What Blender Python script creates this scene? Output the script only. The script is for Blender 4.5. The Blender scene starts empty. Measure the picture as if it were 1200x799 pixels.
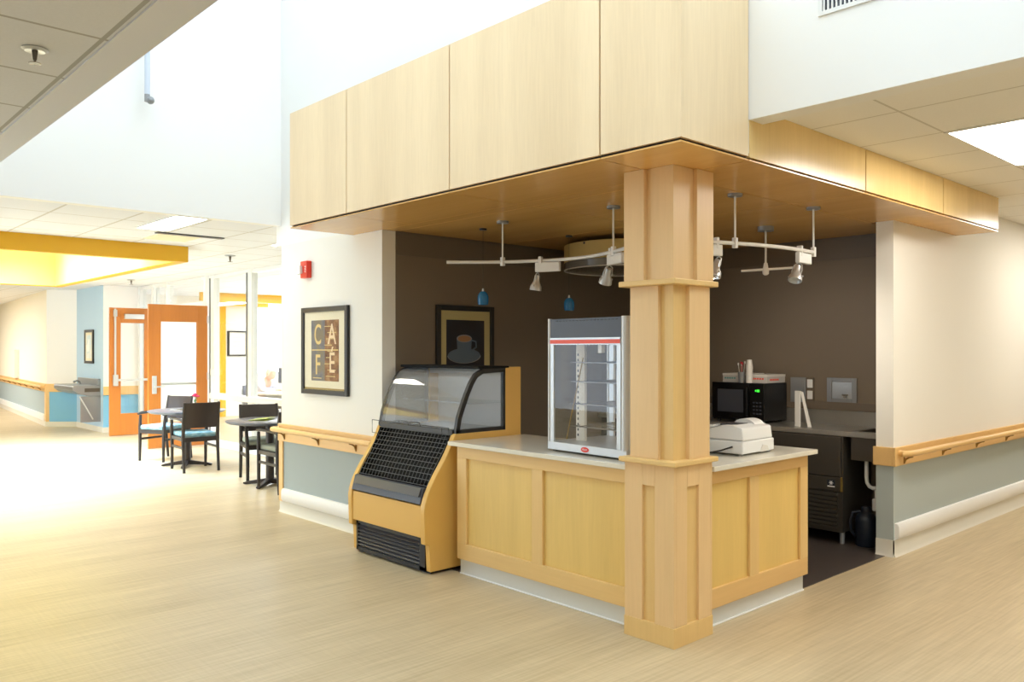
import bpy, bmesh, math, random
from mathutils import Vector, Matrix
random.seed(7)
S = bpy.context.scene
COL = S.collection
PI = math.pi

# ------------------------------------------------------------------ materials
def lin(c):
    c = c / 255.0
    return c / 12.92 if c <= 0.04045 else ((c + 0.055) / 1.055) ** 2.4
def rgb(r, g, b): return (lin(r), lin(g), lin(b), 1.0)

def new_mat(name):
    m = bpy.data.materials.new(name); m.use_nodes = True
    nt = m.node_tree
    return m, nt, nt.nodes['Principled BSDF']

def plain(name, c, rough=0.5, metal=0.0, spec=0.5, noise=0.0, nscale=6.0, coat=0.0):
    m, nt, b = new_mat(name)
    b.inputs['Roughness'].default_value = rough
    b.inputs['Metallic'].default_value = metal
    b.inputs['Specular IOR Level'].default_value = spec
    b.inputs['Coat Weight'].default_value = coat
    col = rgb(*c)
    if noise > 0:
        tc = nt.nodes.new('ShaderNodeTexCoord'); n = nt.nodes.new('ShaderNodeTexNoise')
        n.inputs['Scale'].default_value = nscale; n.inputs['Detail'].default_value = 4
        mix = nt.nodes.new('ShaderNodeMix'); mix.data_type = 'RGBA'
        nt.links.new(tc.outputs['Object'], n.inputs['Vector'])
        nt.links.new(n.outputs['Fac'], mix.inputs['Factor'])
        mix.inputs['A'].default_value = tuple(x * (1 - noise) for x in col[:3]) + (1,)
        mix.inputs['B'].default_value = tuple(min(1, x * (1 + noise)) for x in col[:3]) + (1,)
        nt.links.new(mix.outputs['Result'], b.inputs['Base Color'])
    else:
        b.inputs['Base Color'].default_value = col
    return m

def wood(name, c, axis='z', rough=0.35, vary=0.07, scale=5.0, spec=0.5):
    """fine straight grained veneer, the grain running along one world axis"""
    m, nt, b = new_mat(name)
    tc = nt.nodes.new('ShaderNodeTexCoord'); mp = nt.nodes.new('ShaderNodeMapping')
    long_, cross = 0.06, 1.0
    sc = {'x': (long_, cross, cross), 'y': (cross, long_, cross), 'z': (cross, cross, long_)}[axis]
    mp.inputs['Scale'].default_value = sc
    nt.links.new(tc.outputs['Object'], mp.inputs['Vector'])
    n1 = nt.nodes.new('ShaderNodeTexNoise'); n1.inputs['Scale'].default_value = scale; n1.inputs['Detail'].default_value = 3
    n2 = nt.nodes.new('ShaderNodeTexNoise'); n2.inputs['Scale'].default_value = scale * 14; n2.inputs['Detail'].default_value = 4
    nt.links.new(mp.outputs[0], n1.inputs['Vector']); nt.links.new(mp.outputs[0], n2.inputs['Vector'])
    ad = nt.nodes.new('ShaderNodeMath'); ad.operation = 'MULTIPLY_ADD'
    nt.links.new(n2.outputs['Fac'], ad.inputs[0]); ad.inputs[1].default_value = 0.5
    nt.links.new(n1.outputs['Fac'], ad.inputs[2])
    mr = nt.nodes.new('ShaderNodeMapRange'); mr.inputs['From Min'].default_value = 0.5; mr.inputs['From Max'].default_value = 1.0
    nt.links.new(ad.outputs[0], mr.inputs['Value'])
    mix = nt.nodes.new('ShaderNodeMix'); mix.data_type = 'RGBA'
    col = rgb(*c)
    mix.inputs['A'].default_value = (col[0] * (1 - vary), col[1] * (1 - 1.3 * vary), col[2] * (1 - 1.8 * vary), 1)
    mix.inputs['B'].default_value = tuple(min(1, x * (1 + vary)) for x in col[:3]) + (1,)
    nt.links.new(mr.outputs[0], mix.inputs['Factor'])
    nt.links.new(mix.outputs['Result'], b.inputs['Base Color'])
    b.inputs['Roughness'].default_value = rough
    b.inputs['Specular IOR Level'].default_value = spec
    return m

def wainscot(name, top, bottom, z=0.70, rough=0.55):
    """painted wall: one colour above the rail, another below"""
    m, nt, b = new_mat(name)
    tc = nt.nodes.new('ShaderNodeTexCoord'); sx = nt.nodes.new('ShaderNodeSeparateXYZ')
    nt.links.new(tc.outputs['Object'], sx.inputs[0])
    g = nt.nodes.new('ShaderNodeMath'); g.operation = 'GREATER_THAN'; g.inputs[1].default_value = z
    nt.links.new(sx.outputs['Z'], g.inputs[0])
    mix = nt.nodes.new('ShaderNodeMix'); mix.data_type = 'RGBA'
    mix.inputs['A'].default_value = rgb(*bottom); mix.inputs['B'].default_value = rgb(*top)
    nt.links.new(g.outputs[0], mix.inputs['Factor']); nt.links.new(mix.outputs['Result'], b.inputs['Base Color'])
    b.inputs['Roughness'].default_value = rough
    b.inputs['Specular IOR Level'].default_value = 0.3
    return m

def tile_mat(name, c, sx_, sy_, ox, oy, line=(150, 147, 140), w=0.02):
    m, nt, b = new_mat(name)
    tc = nt.nodes.new('ShaderNodeTexCoord'); sp = nt.nodes.new('ShaderNodeSeparateXYZ')
    nt.links.new(tc.outputs['Object'], sp.inputs[0])
    outs = []
    for ax, s, o in (('X', sx_, ox), ('Y', sy_, oy)):
        a = nt.nodes.new('ShaderNodeMath'); a.operation = 'SUBTRACT'; a.inputs[1].default_value = o
        nt.links.new(sp.outputs[ax], a.inputs[0])
        p = nt.nodes.new('ShaderNodeMath'); p.operation = 'PINGPONG'; p.inputs[1].default_value = s / 2
        nt.links.new(a.outputs[0], p.inputs[0])
        l = nt.nodes.new('ShaderNodeMath'); l.operation = 'LESS_THAN'; l.inputs[1].default_value = w / 2
        nt.links.new(p.outputs[0], l.inputs[0]); outs.append(l)
    mx = nt.nodes.new('ShaderNodeMath'); mx.operation = 'MAXIMUM'
    nt.links.new(outs[0].outputs[0], mx.inputs[0]); nt.links.new(outs[1].outputs[0], mx.inputs[1])
    n = nt.nodes.new('ShaderNodeTexNoise'); n.inputs['Scale'].default_value = 90; n.inputs['Detail'].default_value = 2
    nt.links.new(tc.outputs['Object'], n.inputs['Vector'])
    m0 = nt.nodes.new('ShaderNodeMix'); m0.data_type = 'RGBA'
    col = rgb(*c)
    m0.inputs['A'].default_value = tuple(x * 0.95 for x in col[:3]) + (1,)
    m0.inputs['B'].default_value = tuple(min(1, x * 1.03) for x in col[:3]) + (1,)
    nt.links.new(n.outputs['Fac'], m0.inputs['Factor'])
    mix = nt.nodes.new('ShaderNodeMix'); mix.data_type = 'RGBA'
    nt.links.new(m0.outputs['Result'], mix.inputs['A']); mix.inputs['B'].default_value = rgb(*line)
    nt.links.new(mx.outputs[0], mix.inputs['Factor']); nt.links.new(mix.outputs['Result'], b.inputs['Base Color'])
    b.inputs['Roughness'].default_value = 0.8; b.inputs['Specular IOR Level'].default_value = 0.2
    return m

def floor_mat():
    m, nt, b = new_mat('linear_vinyl')
    tc = nt.nodes.new('ShaderNodeTexCoord')
    col = rgb(196, 179, 146)
    facs = []
    for sc, ns in (((1.0, 0.035, 1), 60), ((0.05, 1.0, 1), 75), ((0.35, 0.02, 1), 9)):
        mp = nt.nodes.new('ShaderNodeMapping'); mp.inputs['Scale'].default_value = sc
        nt.links.new(tc.outputs['Object'], mp.inputs['Vector'])
        n = nt.nodes.new('ShaderNodeTexNoise'); n.inputs['Scale'].default_value = ns; n.inputs['Detail'].default_value = 3
        nt.links.new(mp.outputs[0], n.inputs['Vector']); facs.append(n)
    a = nt.nodes.new('ShaderNodeMath'); a.operation = 'MULTIPLY_ADD'; a.inputs[1].default_value = 0.35
    nt.links.new(facs[1].outputs['Fac'], a.inputs[0]); nt.links.new(facs[0].outputs['Fac'], a.inputs[2])
    a2 = nt.nodes.new('ShaderNodeMath'); a2.operation = 'MULTIPLY_ADD'; a2.inputs[1].default_value = 0.8
    nt.links.new(facs[2].outputs['Fac'], a2.inputs[0]); nt.links.new(a.outputs[0], a2.inputs[2])
    mr = nt.nodes.new('ShaderNodeMapRange'); mr.inputs['From Min'].default_value = 0.75; mr.inputs['From Max'].default_value = 1.4
    nt.links.new(a2.outputs[0], mr.inputs['Value'])
    mix = nt.nodes.new('ShaderNodeMix'); mix.data_type = 'RGBA'
    mix.inputs['A'].default_value = (col[0] * 0.80, col[1] * 0.77, col[2] * 0.71, 1)
    mix.inputs['B'].default_value = (col[0] * 1.15, col[1] * 1.15, col[2] * 1.16, 1)
    nt.links.new(mr.outputs[0], mix.inputs['Factor']); nt.links.new(mix.outputs['Result'], b.inputs['Base Color'])
    b.inputs['Roughness'].default_value = 0.38; b.inputs['Specular IOR Level'].default_value = 0.45
    return m

def glass_mat(name, tint=(0.97, 0.98, 0.98), refl=1.0, haze=0.0):
    m = bpy.data.materials.new(name); m.use_nodes = True
    nt = m.node_tree; nt.nodes.clear()
    out = nt.nodes.new('ShaderNodeOutputMaterial')
    tr = nt.nodes.new('ShaderNodeBsdfTransparent'); tr.inputs['Color'].default_value = tint + (1,)
    gl = nt.nodes.new('ShaderNodeBsdfGlossy'); gl.inputs['Roughness'].default_value = 0.02
    fr = nt.nodes.new('ShaderNodeFresnel'); fr.inputs['IOR'].default_value = 1.45
    mu = nt.nodes.new('ShaderNodeMath'); mu.operation = 'MULTIPLY'; mu.inputs[1].default_value = refl
    mu.use_clamp = True
    geo = nt.nodes.new('ShaderNodeNewGeometry')
    ior = nt.nodes.new('ShaderNodeMapRange'); ior.inputs['To Min'].default_value = 1.45; ior.inputs['To Max'].default_value = 1 / 1.45
    nt.links.new(geo.outputs['Backfacing'], ior.inputs['Value']); nt.links.new(ior.outputs[0], fr.inputs['IOR'])
    nt.links.new(fr.outputs[0], mu.inputs[0])
    mx = nt.nodes.new('ShaderNodeMixShader')
    nt.links.new(mu.outputs[0], mx.inputs[0]); nt.links.new(tr.outputs[0], mx.inputs[1]); nt.links.new(gl.outputs[0], mx.inputs[2])
    last = mx
    if haze > 0:
        df = nt.nodes.new('ShaderNodeBsdfDiffuse'); df.inputs['Color'].default_value = (0.8, 0.81, 0.82, 1)
        m2 = nt.nodes.new('ShaderNodeMixShader'); m2.inputs[0].default_value = haze
        nt.links.new(mx.outputs[0], m2.inputs[1]); nt.links.new(df.outputs[0], m2.inputs[2]); last = m2
    nt.links.new(last.outputs[0], out.inputs['Surface'])
    return m

def emis(name, c, strength):
    m, nt, b = new_mat(name)
    b.inputs['Base Color'].default_value = rgb(*c)
    b.inputs['Emission Color'].default_value = rgb(*c)
    b.inputs['Emission Strength'].default_value = strength
    b.inputs['Roughness'].default_value = 0.6
    return m

M = {}
M['floor'] = floor_mat()
M['dark_floor'] = plain('dark_floor', (74, 66, 62), 0.35, noise=0.12, nscale=14)
M['white_wall'] = plain('white_wall', (240, 240, 238), 0.6, spec=0.3)
M['cafe_wall'] = wainscot('cafe_wall_paint', (240, 238, 230), (168, 180, 181), 0.76)
M['right_wall'] = wainscot('right_wall_paint', (241, 238, 229), (178, 188, 186), 0.75)
M['corridor_wall'] = wainscot('corridor_wall_paint', (246, 240, 222), (165, 180, 184), 0.76)
M['niche_wall'] = wainscot('niche_wall_paint', (246, 246, 246), (132, 192, 228), 0.76)
M['blue_wall'] = plain('blue_wall', (182, 210, 232), 0.55, spec=0.3)
M['brown_wall'] = plain('brown_wall', (126, 113, 97), 0.5, spec=0.35)
M['brown_trim'] = plain('brown_trim', (112, 100, 86), 0.5)
M['plaster'] = plain('plaster', (216, 219, 226), 0.7, spec=0.2)
M['tile_near'] = tile_mat('tile_near', (214, 217, 222), 0.61, 1.22, -0.83, -2.52, (168, 168, 166), 0.018)
M['tile_left'] = tile_mat('tile_left', (230, 233, 240), 0.61, 0.61, -5.45, -1.6, (200, 198, 195), 0.02)
M['tile_right'] = tile_mat('tile_right', (242, 241, 236), 1.22, 0.61, 0.77, 0.90, (208, 205, 196), 0.014)
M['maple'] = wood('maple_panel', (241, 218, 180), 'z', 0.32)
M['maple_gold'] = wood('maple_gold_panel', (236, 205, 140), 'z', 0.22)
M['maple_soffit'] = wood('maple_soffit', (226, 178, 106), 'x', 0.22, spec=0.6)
M['maple_post'] = wood('maple_post', (231, 196, 144), 'z', 0.38, vary=0.05)
M['maple_frame'] = wood('maple_frame', (229, 193, 128), 'z', 0.38, vary=0.05)
M['maple_frame_h'] = wood('maple_frame_horizontal', (229, 193, 128), 'x', 0.38, vary=0.05)
M['maple_panel2'] = wood('maple_counter_panel', (229, 195, 116), 'z', 0.38, vary=0.06)
M['rail_wood_x'] = wood('rail_wood_along', (236, 196, 134), 'x', 0.35, vary=0.05)
M['rail_wood_y'] = wood('rail_wood_side', (226, 186, 122), 'y', 0.35, vary=0.05)
M['door_wood'] = wood('door_wood', (190, 118, 48), 'z', 0.3, vary=0.08)
M['seam'] = plain('seam', (38, 28, 18), 0.7)
M['tan_laminate'] = plain('tan_laminate', (229, 182, 96), 0.4)
M['stone'] = plain('stone_slab', (226, 221, 205), 0.16, noise=0.04, nscale=120)
M['base_vinyl'] = plain('base_vinyl', (222, 218, 205), 0.45)
M['kick'] = plain('kick_laminate', (216, 216, 210), 0.4)
M['guard_white'] = plain('guard_white', (242, 242, 240), 0.35)
M['black'] = plain('black_plastic', (22, 22, 24), 0.35)
M['black_matte'] = plain('black_matte', (14, 14, 15), 0.75, spec=0.2)
M['black_metal'] = plain('black_metal', (40, 39, 38), 0.4, spec=0.5)
M['black_gloss'] = plain('black_gloss', (16, 16, 18), 0.12)
M['charcoal'] = plain('charcoal', (62, 64, 72), 0.4)
M['ice_black'] = plain('ice_machine_dark', (74, 69, 62), 0.38, metal=0.35)
M['silver'] = plain('silver', (205, 207, 208), 0.32, metal=0.6)
M['alu'] = plain('satin_aluminium', (200, 202, 203), 0.35, metal=0.35)
M['part_alu'] = plain('partition_aluminium', (238, 240, 240), 0.4, metal=0.1)
M['fountain_steel'] = plain('fountain_steel', (150, 153, 157), 0.32, metal=0.5)
M['steel'] = plain('stainless', (166, 162, 154), 0.28, metal=0.6, noise=0.05, nscale=30)
M['steel_light'] = plain('stainless_light', (196, 200, 204), 0.3, metal=0.7)
M['dark_steel'] = plain('dark_stainless', (104, 98, 90), 0.3, metal=0.7)
M['brass'] = plain('bracket_bronze', (150, 116, 60), 0.4, metal=0.6)
M['white_metal'] = plain('white_metal', (232, 232, 230), 0.35)
M['gray_metal'] = plain('gray_metal', (148, 150, 152), 0.35, metal=0.3)
M['tag_dark'] = plain('tag_rail_dark', (74, 76, 82), 0.35)
M['wire'] = plain('dark_wire', (84, 86, 88), 0.4, metal=0.3)
M['rubber_gray'] = plain('rubber_gray', (122, 124, 126), 0.5)
M['stem_blue'] = plain('stem_pale_blue', (205, 214, 228), 0.5)
M['red'] = plain('red_plastic', (222, 52, 28), 0.35)
M['orange_red'] = plain('orange_red', (238, 78, 40), 0.4)
M['white_plastic'] = plain('white_plastic', (236, 236, 234), 0.4)
M['off_white'] = plain('off_white', (226, 222, 214), 0.5)
M['paper'] = plain('paper', (240, 238, 232), 0.7)
M['espresso'] = wood('espresso_wood', (44, 37, 35), 'z', 0.4, vary=0.1)
M['espresso_back'] = plain('espresso_back', (52, 43, 41), 0.35)
M['table_top'] = plain('table_laminate', (98, 94, 98), 0.3, noise=0.06, nscale=30)
M['table_edge'] = plain('table_edge', (96, 104, 122), 0.35)
M['green_paper'] = plain('green_paper', (176, 186, 96), 0.7)
M['pink_petal'] = plain('pink_petal', (214, 40, 92), 0.6)
M['red_petal'] = plain('red_petal', (196, 30, 44), 0.6)
M['leaf'] = plain('leaf_green', (74, 112, 52), 0.6)
M['yellow'] = plain('yellow_paint', (230, 176, 30), 0.45)
M['yellow_in'] = plain('yellow_light_paint', (250, 230, 138), 0.6)
M['navy'] = plain('navy_plastic', (30, 38, 52), 0.35)
M['mat_cream'] = plain('mat_cream', (236, 228, 200), 0.8)
M['mat_olive'] = plain('mat_olive', (196, 184, 132), 0.8)
M['frame_black'] = plain('frame_black', (34, 31, 29), 0.3)
M['gold_edge'] = plain('gold_edge', (152, 126, 62), 0.35, metal=0.5)
M['glass'] = glass_mat('clear_glass')
M['glass_case'] = glass_mat('case_glass', (0.93, 0.94, 0.95), 1.3, 0.10)
M['glass_frame'] = glass_mat('picture_glass', (1, 1, 1), 0.45)
M['drum_fabric'] = plain('drum_fabric', (196, 170, 104), 0.7)
M['drum_glass'] = plain('drum_glass', (120, 116, 108), 0.2)
M['skin'] = plain('skin', (226, 176, 148), 0.55)
M['hair_white'] = plain('hair_pale', (236, 222, 196), 0.7)
M['shirt'] = plain('shirt_lavender', (226, 226, 244), 0.8, noise=0.06, nscale=60)
M['trousers'] = plain('trousers_gray', (120, 122, 132), 0.8)
M['shoe'] = plain('shoe_brown', (70, 56, 48), 0.6)
M['troffer'] = emis('troffer_diffuser', (255, 249, 238), 18.0)
M['lit_pane'] = emis('daylight_pane', (250, 252, 255), 2.6)
M['well_light'] = emis('well_light', (255, 238, 150), 2.4)
M['led_green'] = emis('led_green', (60, 235, 60), 1.5)
M['warm_bulb'] = emis('warm_bulb', (255, 236, 200), 3.0)

def cushion_mat():
    m, nt, b = new_mat('cushion_fabric')
    tc = nt.nodes.new('ShaderNodeTexCoord'); v = nt.nodes.new('ShaderNodeTexVoronoi'); v.inputs['Scale'].default_value = 16
    nt.links.new(tc.outputs['Object'], v.inputs['Vector'])
    r = nt.nodes.new('ShaderNodeValToRGB')
    r.color_ramp.elements[0].color = rgb(104, 148, 164); r.color_ramp.elements[1].color = rgb(182, 204, 206)
    e = r.color_ramp.elements.new(0.5); e.color = rgb(128, 172, 190)
    nt.links.new(v.outputs['Distance'], r.inputs['Fac']); nt.links.new(r.outputs['Color'], b.inputs['Base Color'])
    b.inputs['Roughness'].default_value = 0.75
    return m
M['cushion'] = cushion_mat()
def cushion_mat2():
    return plain('cushion_gray_green', (146, 152, 138), 0.8, noise=0.1, nscale=30)
M['cushion_gray'] = cushion_mat2()
def pendant_glass():
    m, nt, b = new_mat('pendant_blue_glass')
    b.inputs['Base Color'].default_value = rgb(30, 96, 132); b.inputs['Roughness'].default_value = 0.25
    b.inputs['Emission Color'].default_value = rgb(24, 96, 140); b.inputs['Emission Strength'].default_value = 0.12
    return m
M['pendant'] = pendant_glass()

def bands(name, stops, axis='Z', lo=0.0, hi=1.0, rough=0.7):
    """printed picture made of soft colour patches"""
    m, nt, b = new_mat(name)
    tc = nt.nodes.new('ShaderNodeTexCoord'); n = nt.nodes.new('ShaderNodeTexNoise'); n.inputs['Scale'].default_value = lo
    n.inputs['Detail'].default_value = 3
    nt.links.new(tc.outputs['Object'], n.inputs['Vector'])
    r = nt.nodes.new('ShaderNodeValToRGB'); r.color_ramp.elements[0].position = 0.35; r.color_ramp.elements[1].position = 0.65
    r.color_ramp.elements[0].color = rgb(*stops[0]); r.color_ramp.elements[1].color = rgb(*stops[-1])
    for i, s in enumerate(stops[1:-1]):
        e = r.color_ramp.elements.new(0.35 + 0.3 * (i + 1) / (len(stops) - 1)); e.color = rgb(*s)
    nt.links.new(n.outputs['Fac'], r.inputs['Fac']); nt.links.new(r.outputs['Color'], b.inputs['Base Color'])
    b.inputs['Roughness'].default_value = rough
    return m
M['art_slate'] = bands('art_slate', [(96, 96, 108), (118, 116, 118), (128, 116, 92)], lo=7)
M['art_brown'] = bands('art_brown', [(96, 56, 26), (142, 92, 46), (176, 132, 84)], lo=9)
M['art_letter'] = plain('art_letter', (226, 200, 132), 0.7)
M['art_letter2'] = plain('art_letter_pale', (238, 214, 176), 0.7)
M['art_night'] = bands('art_night', [(34, 32, 38), (44, 40, 46), (40, 42, 52)], lo=4)
M['cup_blue'] = plain('printed_cup', (92, 108, 124), 0.5)
M['coffee'] = plain('printed_coffee', (168, 126, 92), 0.6)
M['art_pale'] = bands('art_pale', [(238, 236, 226), (206, 222, 224), (246, 244, 240)], lo=5)
M['cert_line'] = plain('certificate_lines', (190, 192, 200), 0.8)
M['teal_ink'] = plain('teal_ink', (96, 160, 156), 0.7)
M['box_gray'] = plain('box_gray', (200, 196, 190), 0.7)

# ------------------------------------------------------------------ mesh builder
class MB:
    def __init__(s): s.bm = bmesh.new()
    def _xf(s, vs, rot=None, loc=None):
        if rot is not None: bmesh.ops.transform(s.bm, matrix=rot.to_4x4(), verts=vs)
        if loc is not None: bmesh.ops.translate(s.bm, vec=Vector(loc), verts=vs)
    def box(s, x0, x1, y0, y1, z0, z1, bev=0.0, seg=2, rot=None, loc=None):
        x0, x1 = sorted((x0, x1)); y0, y1 = sorted((y0, y1)); z0, z1 = sorted((z0, z1))
        r = bmesh.ops.create_cube(s.bm, size=1.0); vs = r['verts']
        for v in vs:
            v.co = Vector((x0 + (v.co.x + .5) * (x1 - x0), y0 + (v.co.y + .5) * (y1 - y0), z0 + (v.co.z + .5) * (z1 - z0)))
        if bev > 0:
            es = list({e for v in vs for e in v.link_edges})
            o = bmesh.ops.bevel(s.bm, geom=es, offset=min(bev, .45 * min(x1 - x0, y1 - y0, z1 - z0)), segments=seg, affect='EDGES', profile=0.5)
            vs = list({v for f in o['faces'] for v in f.verts})
            # collect the connected island
            seen = set(vs); st = list(vs)
            while st:
                v = st.pop()
                for e in v.link_edges:
                    w = e.other_vert(v)
                    if w not in seen: seen.add(w); st.append(w)
            vs = list(seen)
        s._xf(vs, rot, loc)
        return s
    def prism(s, pts, axis, a, b):
        """closed outline extruded between a and b. axis 'x': pts are (y,z); 'y': (x,z); 'z': (x,y)"""
        def mk(p, t):
            return {'x': (t, p[0], p[1]), 'y': (p[0], t, p[1]), 'z': (p[0], p[1], t)}[axis]
        A = [s.bm.verts.new(mk(p, a)) for p in pts]; B = [s.bm.verts.new(mk(p, b)) for p in pts]
        n = len(pts)
        for i in range(n): s.bm.faces.new((A[i], A[(i + 1) % n], B[(i + 1) % n], B[i]))
        s.bm.faces.new(A); s.bm.faces.new(list(reversed(B)))
        return s
    def strip(s, prof, axis, a, b, th):
        """open outline given a thickness, extruded between a and b (a curved sheet)"""
        n = len(prof); off = []
        for i in range(n):
            p0 = prof[max(0, i - 1)]; p1 = prof[min(n - 1, i + 1)]
            d = Vector((p1[0] - p0[0], p1[1] - p0[1])).normalized()
            off.append((prof[i][0] - d.y * th, prof[i][1] + d.x * th))
        return s.prism(list(prof) + list(reversed(off)), axis, a, b)
    def cyl(s, p0, p1, r0, r1=None, seg=20):
        r1 = r0 if r1 is None else r1
        p0 = Vector(p0); p1 = Vector(p1); d = p1 - p0
        q = Vector((0, 0, 1)).rotation_difference(d.normalized()).to_matrix()
        A = []; B = []
        for i in range(seg):
            a = 2 * PI * i / seg; u = Vector((math.cos(a), math.sin(a), 0))
            A.append(s.bm.verts.new(p0 + q @ (u * r0))); B.append(s.bm.verts.new(p1 + q @ (u * r1)))
        for i in range(seg): s.bm.faces.new((A[i], A[(i + 1) % seg], B[(i + 1) % seg], B[i]))
        s.bm.faces.new(list(reversed(A))); s.bm.faces.new(B)
        return s
    def tube(s, path, r, seg=10, closed=False):
        pts = [Vector(p) for p in path]; n = len(pts); rings = []
        up = None
        for i, p in enumerate(pts):
            if closed: d = (pts[(i + 1) % n] - pts[i - 1]).normalized()
            else: d = (pts[min(n - 1, i + 1)] - pts[max(0, i - 1)]).normalized()
            if up is None:
                up = Vector((0, 0, 1)) if abs(d.z) < .9 else Vector((1, 0, 0))
            x = d.cross(up).normalized(); y = x.cross(d).normalized(); up = y
            rr = r[i] if isinstance(r, (list, tuple)) else r
            rings.append([s.bm.verts.new(p + (x * math.cos(2 * PI * k / seg) + y * math.sin(2 * PI * k / seg)) * rr) for k in range(seg)])
        for i in range(n if closed else n - 1):
            A = rings[i]; B = rings[(i + 1) % n]
            for k in range(seg): s.bm.faces.new((A[k], A[(k + 1) % seg], B[(k + 1) % seg], B[k]))
        if not closed:
            s.bm.faces.new(list(reversed(rings[0]))); s.bm.faces.new(rings[-1])
        return s
    def lathe(s, prof, c=(0, 0, 0), seg=28):
        c = Vector(c); rings = []
        for r, z in prof:
            if r < 1e-6: rings.append([s.bm.verts.new(c + Vector((0, 0, z)))])
            else: rings.append([s.bm.verts.new(c + Vector((r * math.cos(2 * PI * k / seg), r * math.sin(2 * PI * k / seg), z))) for k in range(seg)])
        for i in range(len(rings) - 1):
            A, B = rings[i], rings[i + 1]
            for k in range(seg):
                k2 = (k + 1) % seg
                if len(A) == 1 and len(B) > 1: s.bm.faces.new((A[0], B[k2], B[k]))
                elif len(B) == 1 and len(A) > 1: s.bm.faces.new((A[k], A[k2], B[0]))
                elif len(A) > 1: s.bm.faces.new((A[k], A[k2], B[k2], B[k]))
        return s
    def ball(s, c, r, sc=(1, 1, 1), seg=20, rings=12):
        o = bmesh.ops.create_uvsphere(s.bm, u_segments=seg, v_segments=rings, radius=r)
        for v in o['verts']: v.co = Vector((v.co.x * sc[0] + c[0], v.co.y * sc[1] + c[1], v.co.z * sc[2] + c[2]))
        return s
    def build(s, name, mat, parent=None, smooth=False, bevel=0.0):
        bmesh.ops.recalc_face_normals(s.bm, faces=s.bm.faces)
        me = bpy.data.meshes.new(name); s.bm.to_mesh(me); s.bm.free()
        me.materials.append(M[mat] if isinstance(mat, str) else mat)
        if smooth:
            me.polygons.foreach_set('use_smooth', [True] * len(me.polygons))
            try: me.set_sharp_from_angle(angle=math.radians(38))
            except Exception: pass
        o = bpy.data.objects.new(name, me); COL.objects.link(o)
        if bevel > 0:
            bv = o.modifiers.new('bevel', 'BEVEL'); bv.width = bevel; bv.segments = 2; bv.limit_method = 'ANGLE'
        if parent is not None: adopt(o, parent)
        return o

W = {}
def adopt(o, parent):
    o.parent = parent
    o.matrix_parent_inverse = W.get(parent.name, Matrix.Identity(4)).inverted()
def tag(o, label, cat, group=None, kind=None):
    o['label'] = label; o['category'] = cat
    if group: o['group'] = group
    if kind: o['kind'] = kind
    return o
def thing(name, label, cat, loc=(0, 0, 0), rz=0.0, group=None, kind=None):
    o = bpy.data.objects.new(name, None); COL.objects.link(o)
    o.empty_display_size = 0.1
    o.location = loc; o.rotation_euler = (0, 0, rz)
    W[o.name] = Matrix.Translation(Vector(loc)) @ Matrix.Rotation(rz, 4, 'Z')
    return tag(o, label, cat, group, kind)
def local(o):
    """parts of this thing are modelled in its own coordinates"""
    W[o.name] = Matrix.Identity(4); return o
def copy_tree(o, parent=None):
    c = o.copy(); COL.objects.link(c)
    if parent is not None: c.parent = parent
    for ch in list(o.children): copy_tree(ch, c)
    return c
def struct(name, mb, mat, label, cat, smooth=False, bevel=0.0):
    return tag(mb.build(name, mat, None, smooth, bevel), label, cat, kind='structure')
def box(x0, x1, y0, y1, z0, z1, bev=0.0): return MB().box(x0, x1, y0, y1, z0, z1, bev)

def text_mesh(txt, size, ext=0.001, bold=0.0):
    cu = bpy.data.curves.new('lettering', 'FONT'); cu.body = txt; cu.size = size; cu.extrude = ext; cu.offset = bold
    cu.align_x = 'CENTER'; cu.align_y = 'CENTER'
    t = bpy.data.objects.new('lettering', cu); COL.objects.link(t)
    dg = bpy.context.evaluated_depsgraph_get()
    me = bpy.data.meshes.new_from_object(t.evaluated_get(dg))
    bpy.data.objects.remove(t); bpy.data.curves.remove(cu)
    return me
def text_part(name, txt, size, mat, parent, loc, rot, ext=0.001, bold=0.0, sx=1.0):
    me = text_mesh(txt, size, ext, bold)
    me.transform(Matrix.Translation(Vector(loc)) @ rot.to_4x4() @ Matrix.Diagonal((sx, 1, 1, 1)))
    me.materials.clear(); me.materials.append(M[mat])
    o = bpy.data.objects.new(name, me); COL.objects.link(o); adopt(o, parent)
    return o
ROT_FRONT = Matrix.Rotation(PI / 2, 3, 'X')                        # reads from -Y
ROT_SIDE = Matrix.Rotation(PI / 2, 3, 'Z') @ Matrix.Rotation(PI / 2, 3, 'X')   # reads from +X

# ================================================================== SETTING
struct('floor', box(-31, 7, -8, 13, -0.1, 0), 'floor', 'tan linear vinyl floor running through the hall', 'floor')
struct('floor_cafe', box(-3.05, -0.095, 0.13, 3.4, 0.0, 0.003), 'dark_floor', 'dark brown floor inside the cafe', 'floor')

# ceilings -----------------------------------------------------------
c = MB()
WX0, WX1, WY0, WY1 = -12.4, -7.07, -3.6, 0.24          # the yellow light well
c.box(WX1, -4.872, -6, 9, 2.75, 2.85).box(-31, WX0, -6, 9, 2.75, 2.85)
c.box(WX0, WX1, WY1, 9, 2.75, 2.85).box(WX0, WX1, -6, WY0, 2.75, 2.85)
struct('ceiling_left', c, 'tile_left', 'white tiled ceiling over the dining area', 'ceiling')
struct('ceiling_near', box(-4.768, 7, -8, -2.50, 2.75, 2.85), 'tile_near', 'beige tiled ceiling over the near walkway', 'ceiling')
struct('trim_1', box(-4.77, 7, -2.50, -2.35, 2.742, 2.86), 'plaster', 'grey plaster border at the edge of the near ceiling', 'trim')
struct('ceiling_right', box(0.285, 7, 0.37, 13, 2.80, 2.90), 'tile_right', 'beige tiled ceiling over the right corridor', 'ceiling')
struct('ceiling_back', box(-4.77, 0.285, 3.4, 13, 2.80, 2.90), 'tile_right', 'ceiling behind the cafe', 'ceiling')
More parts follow.
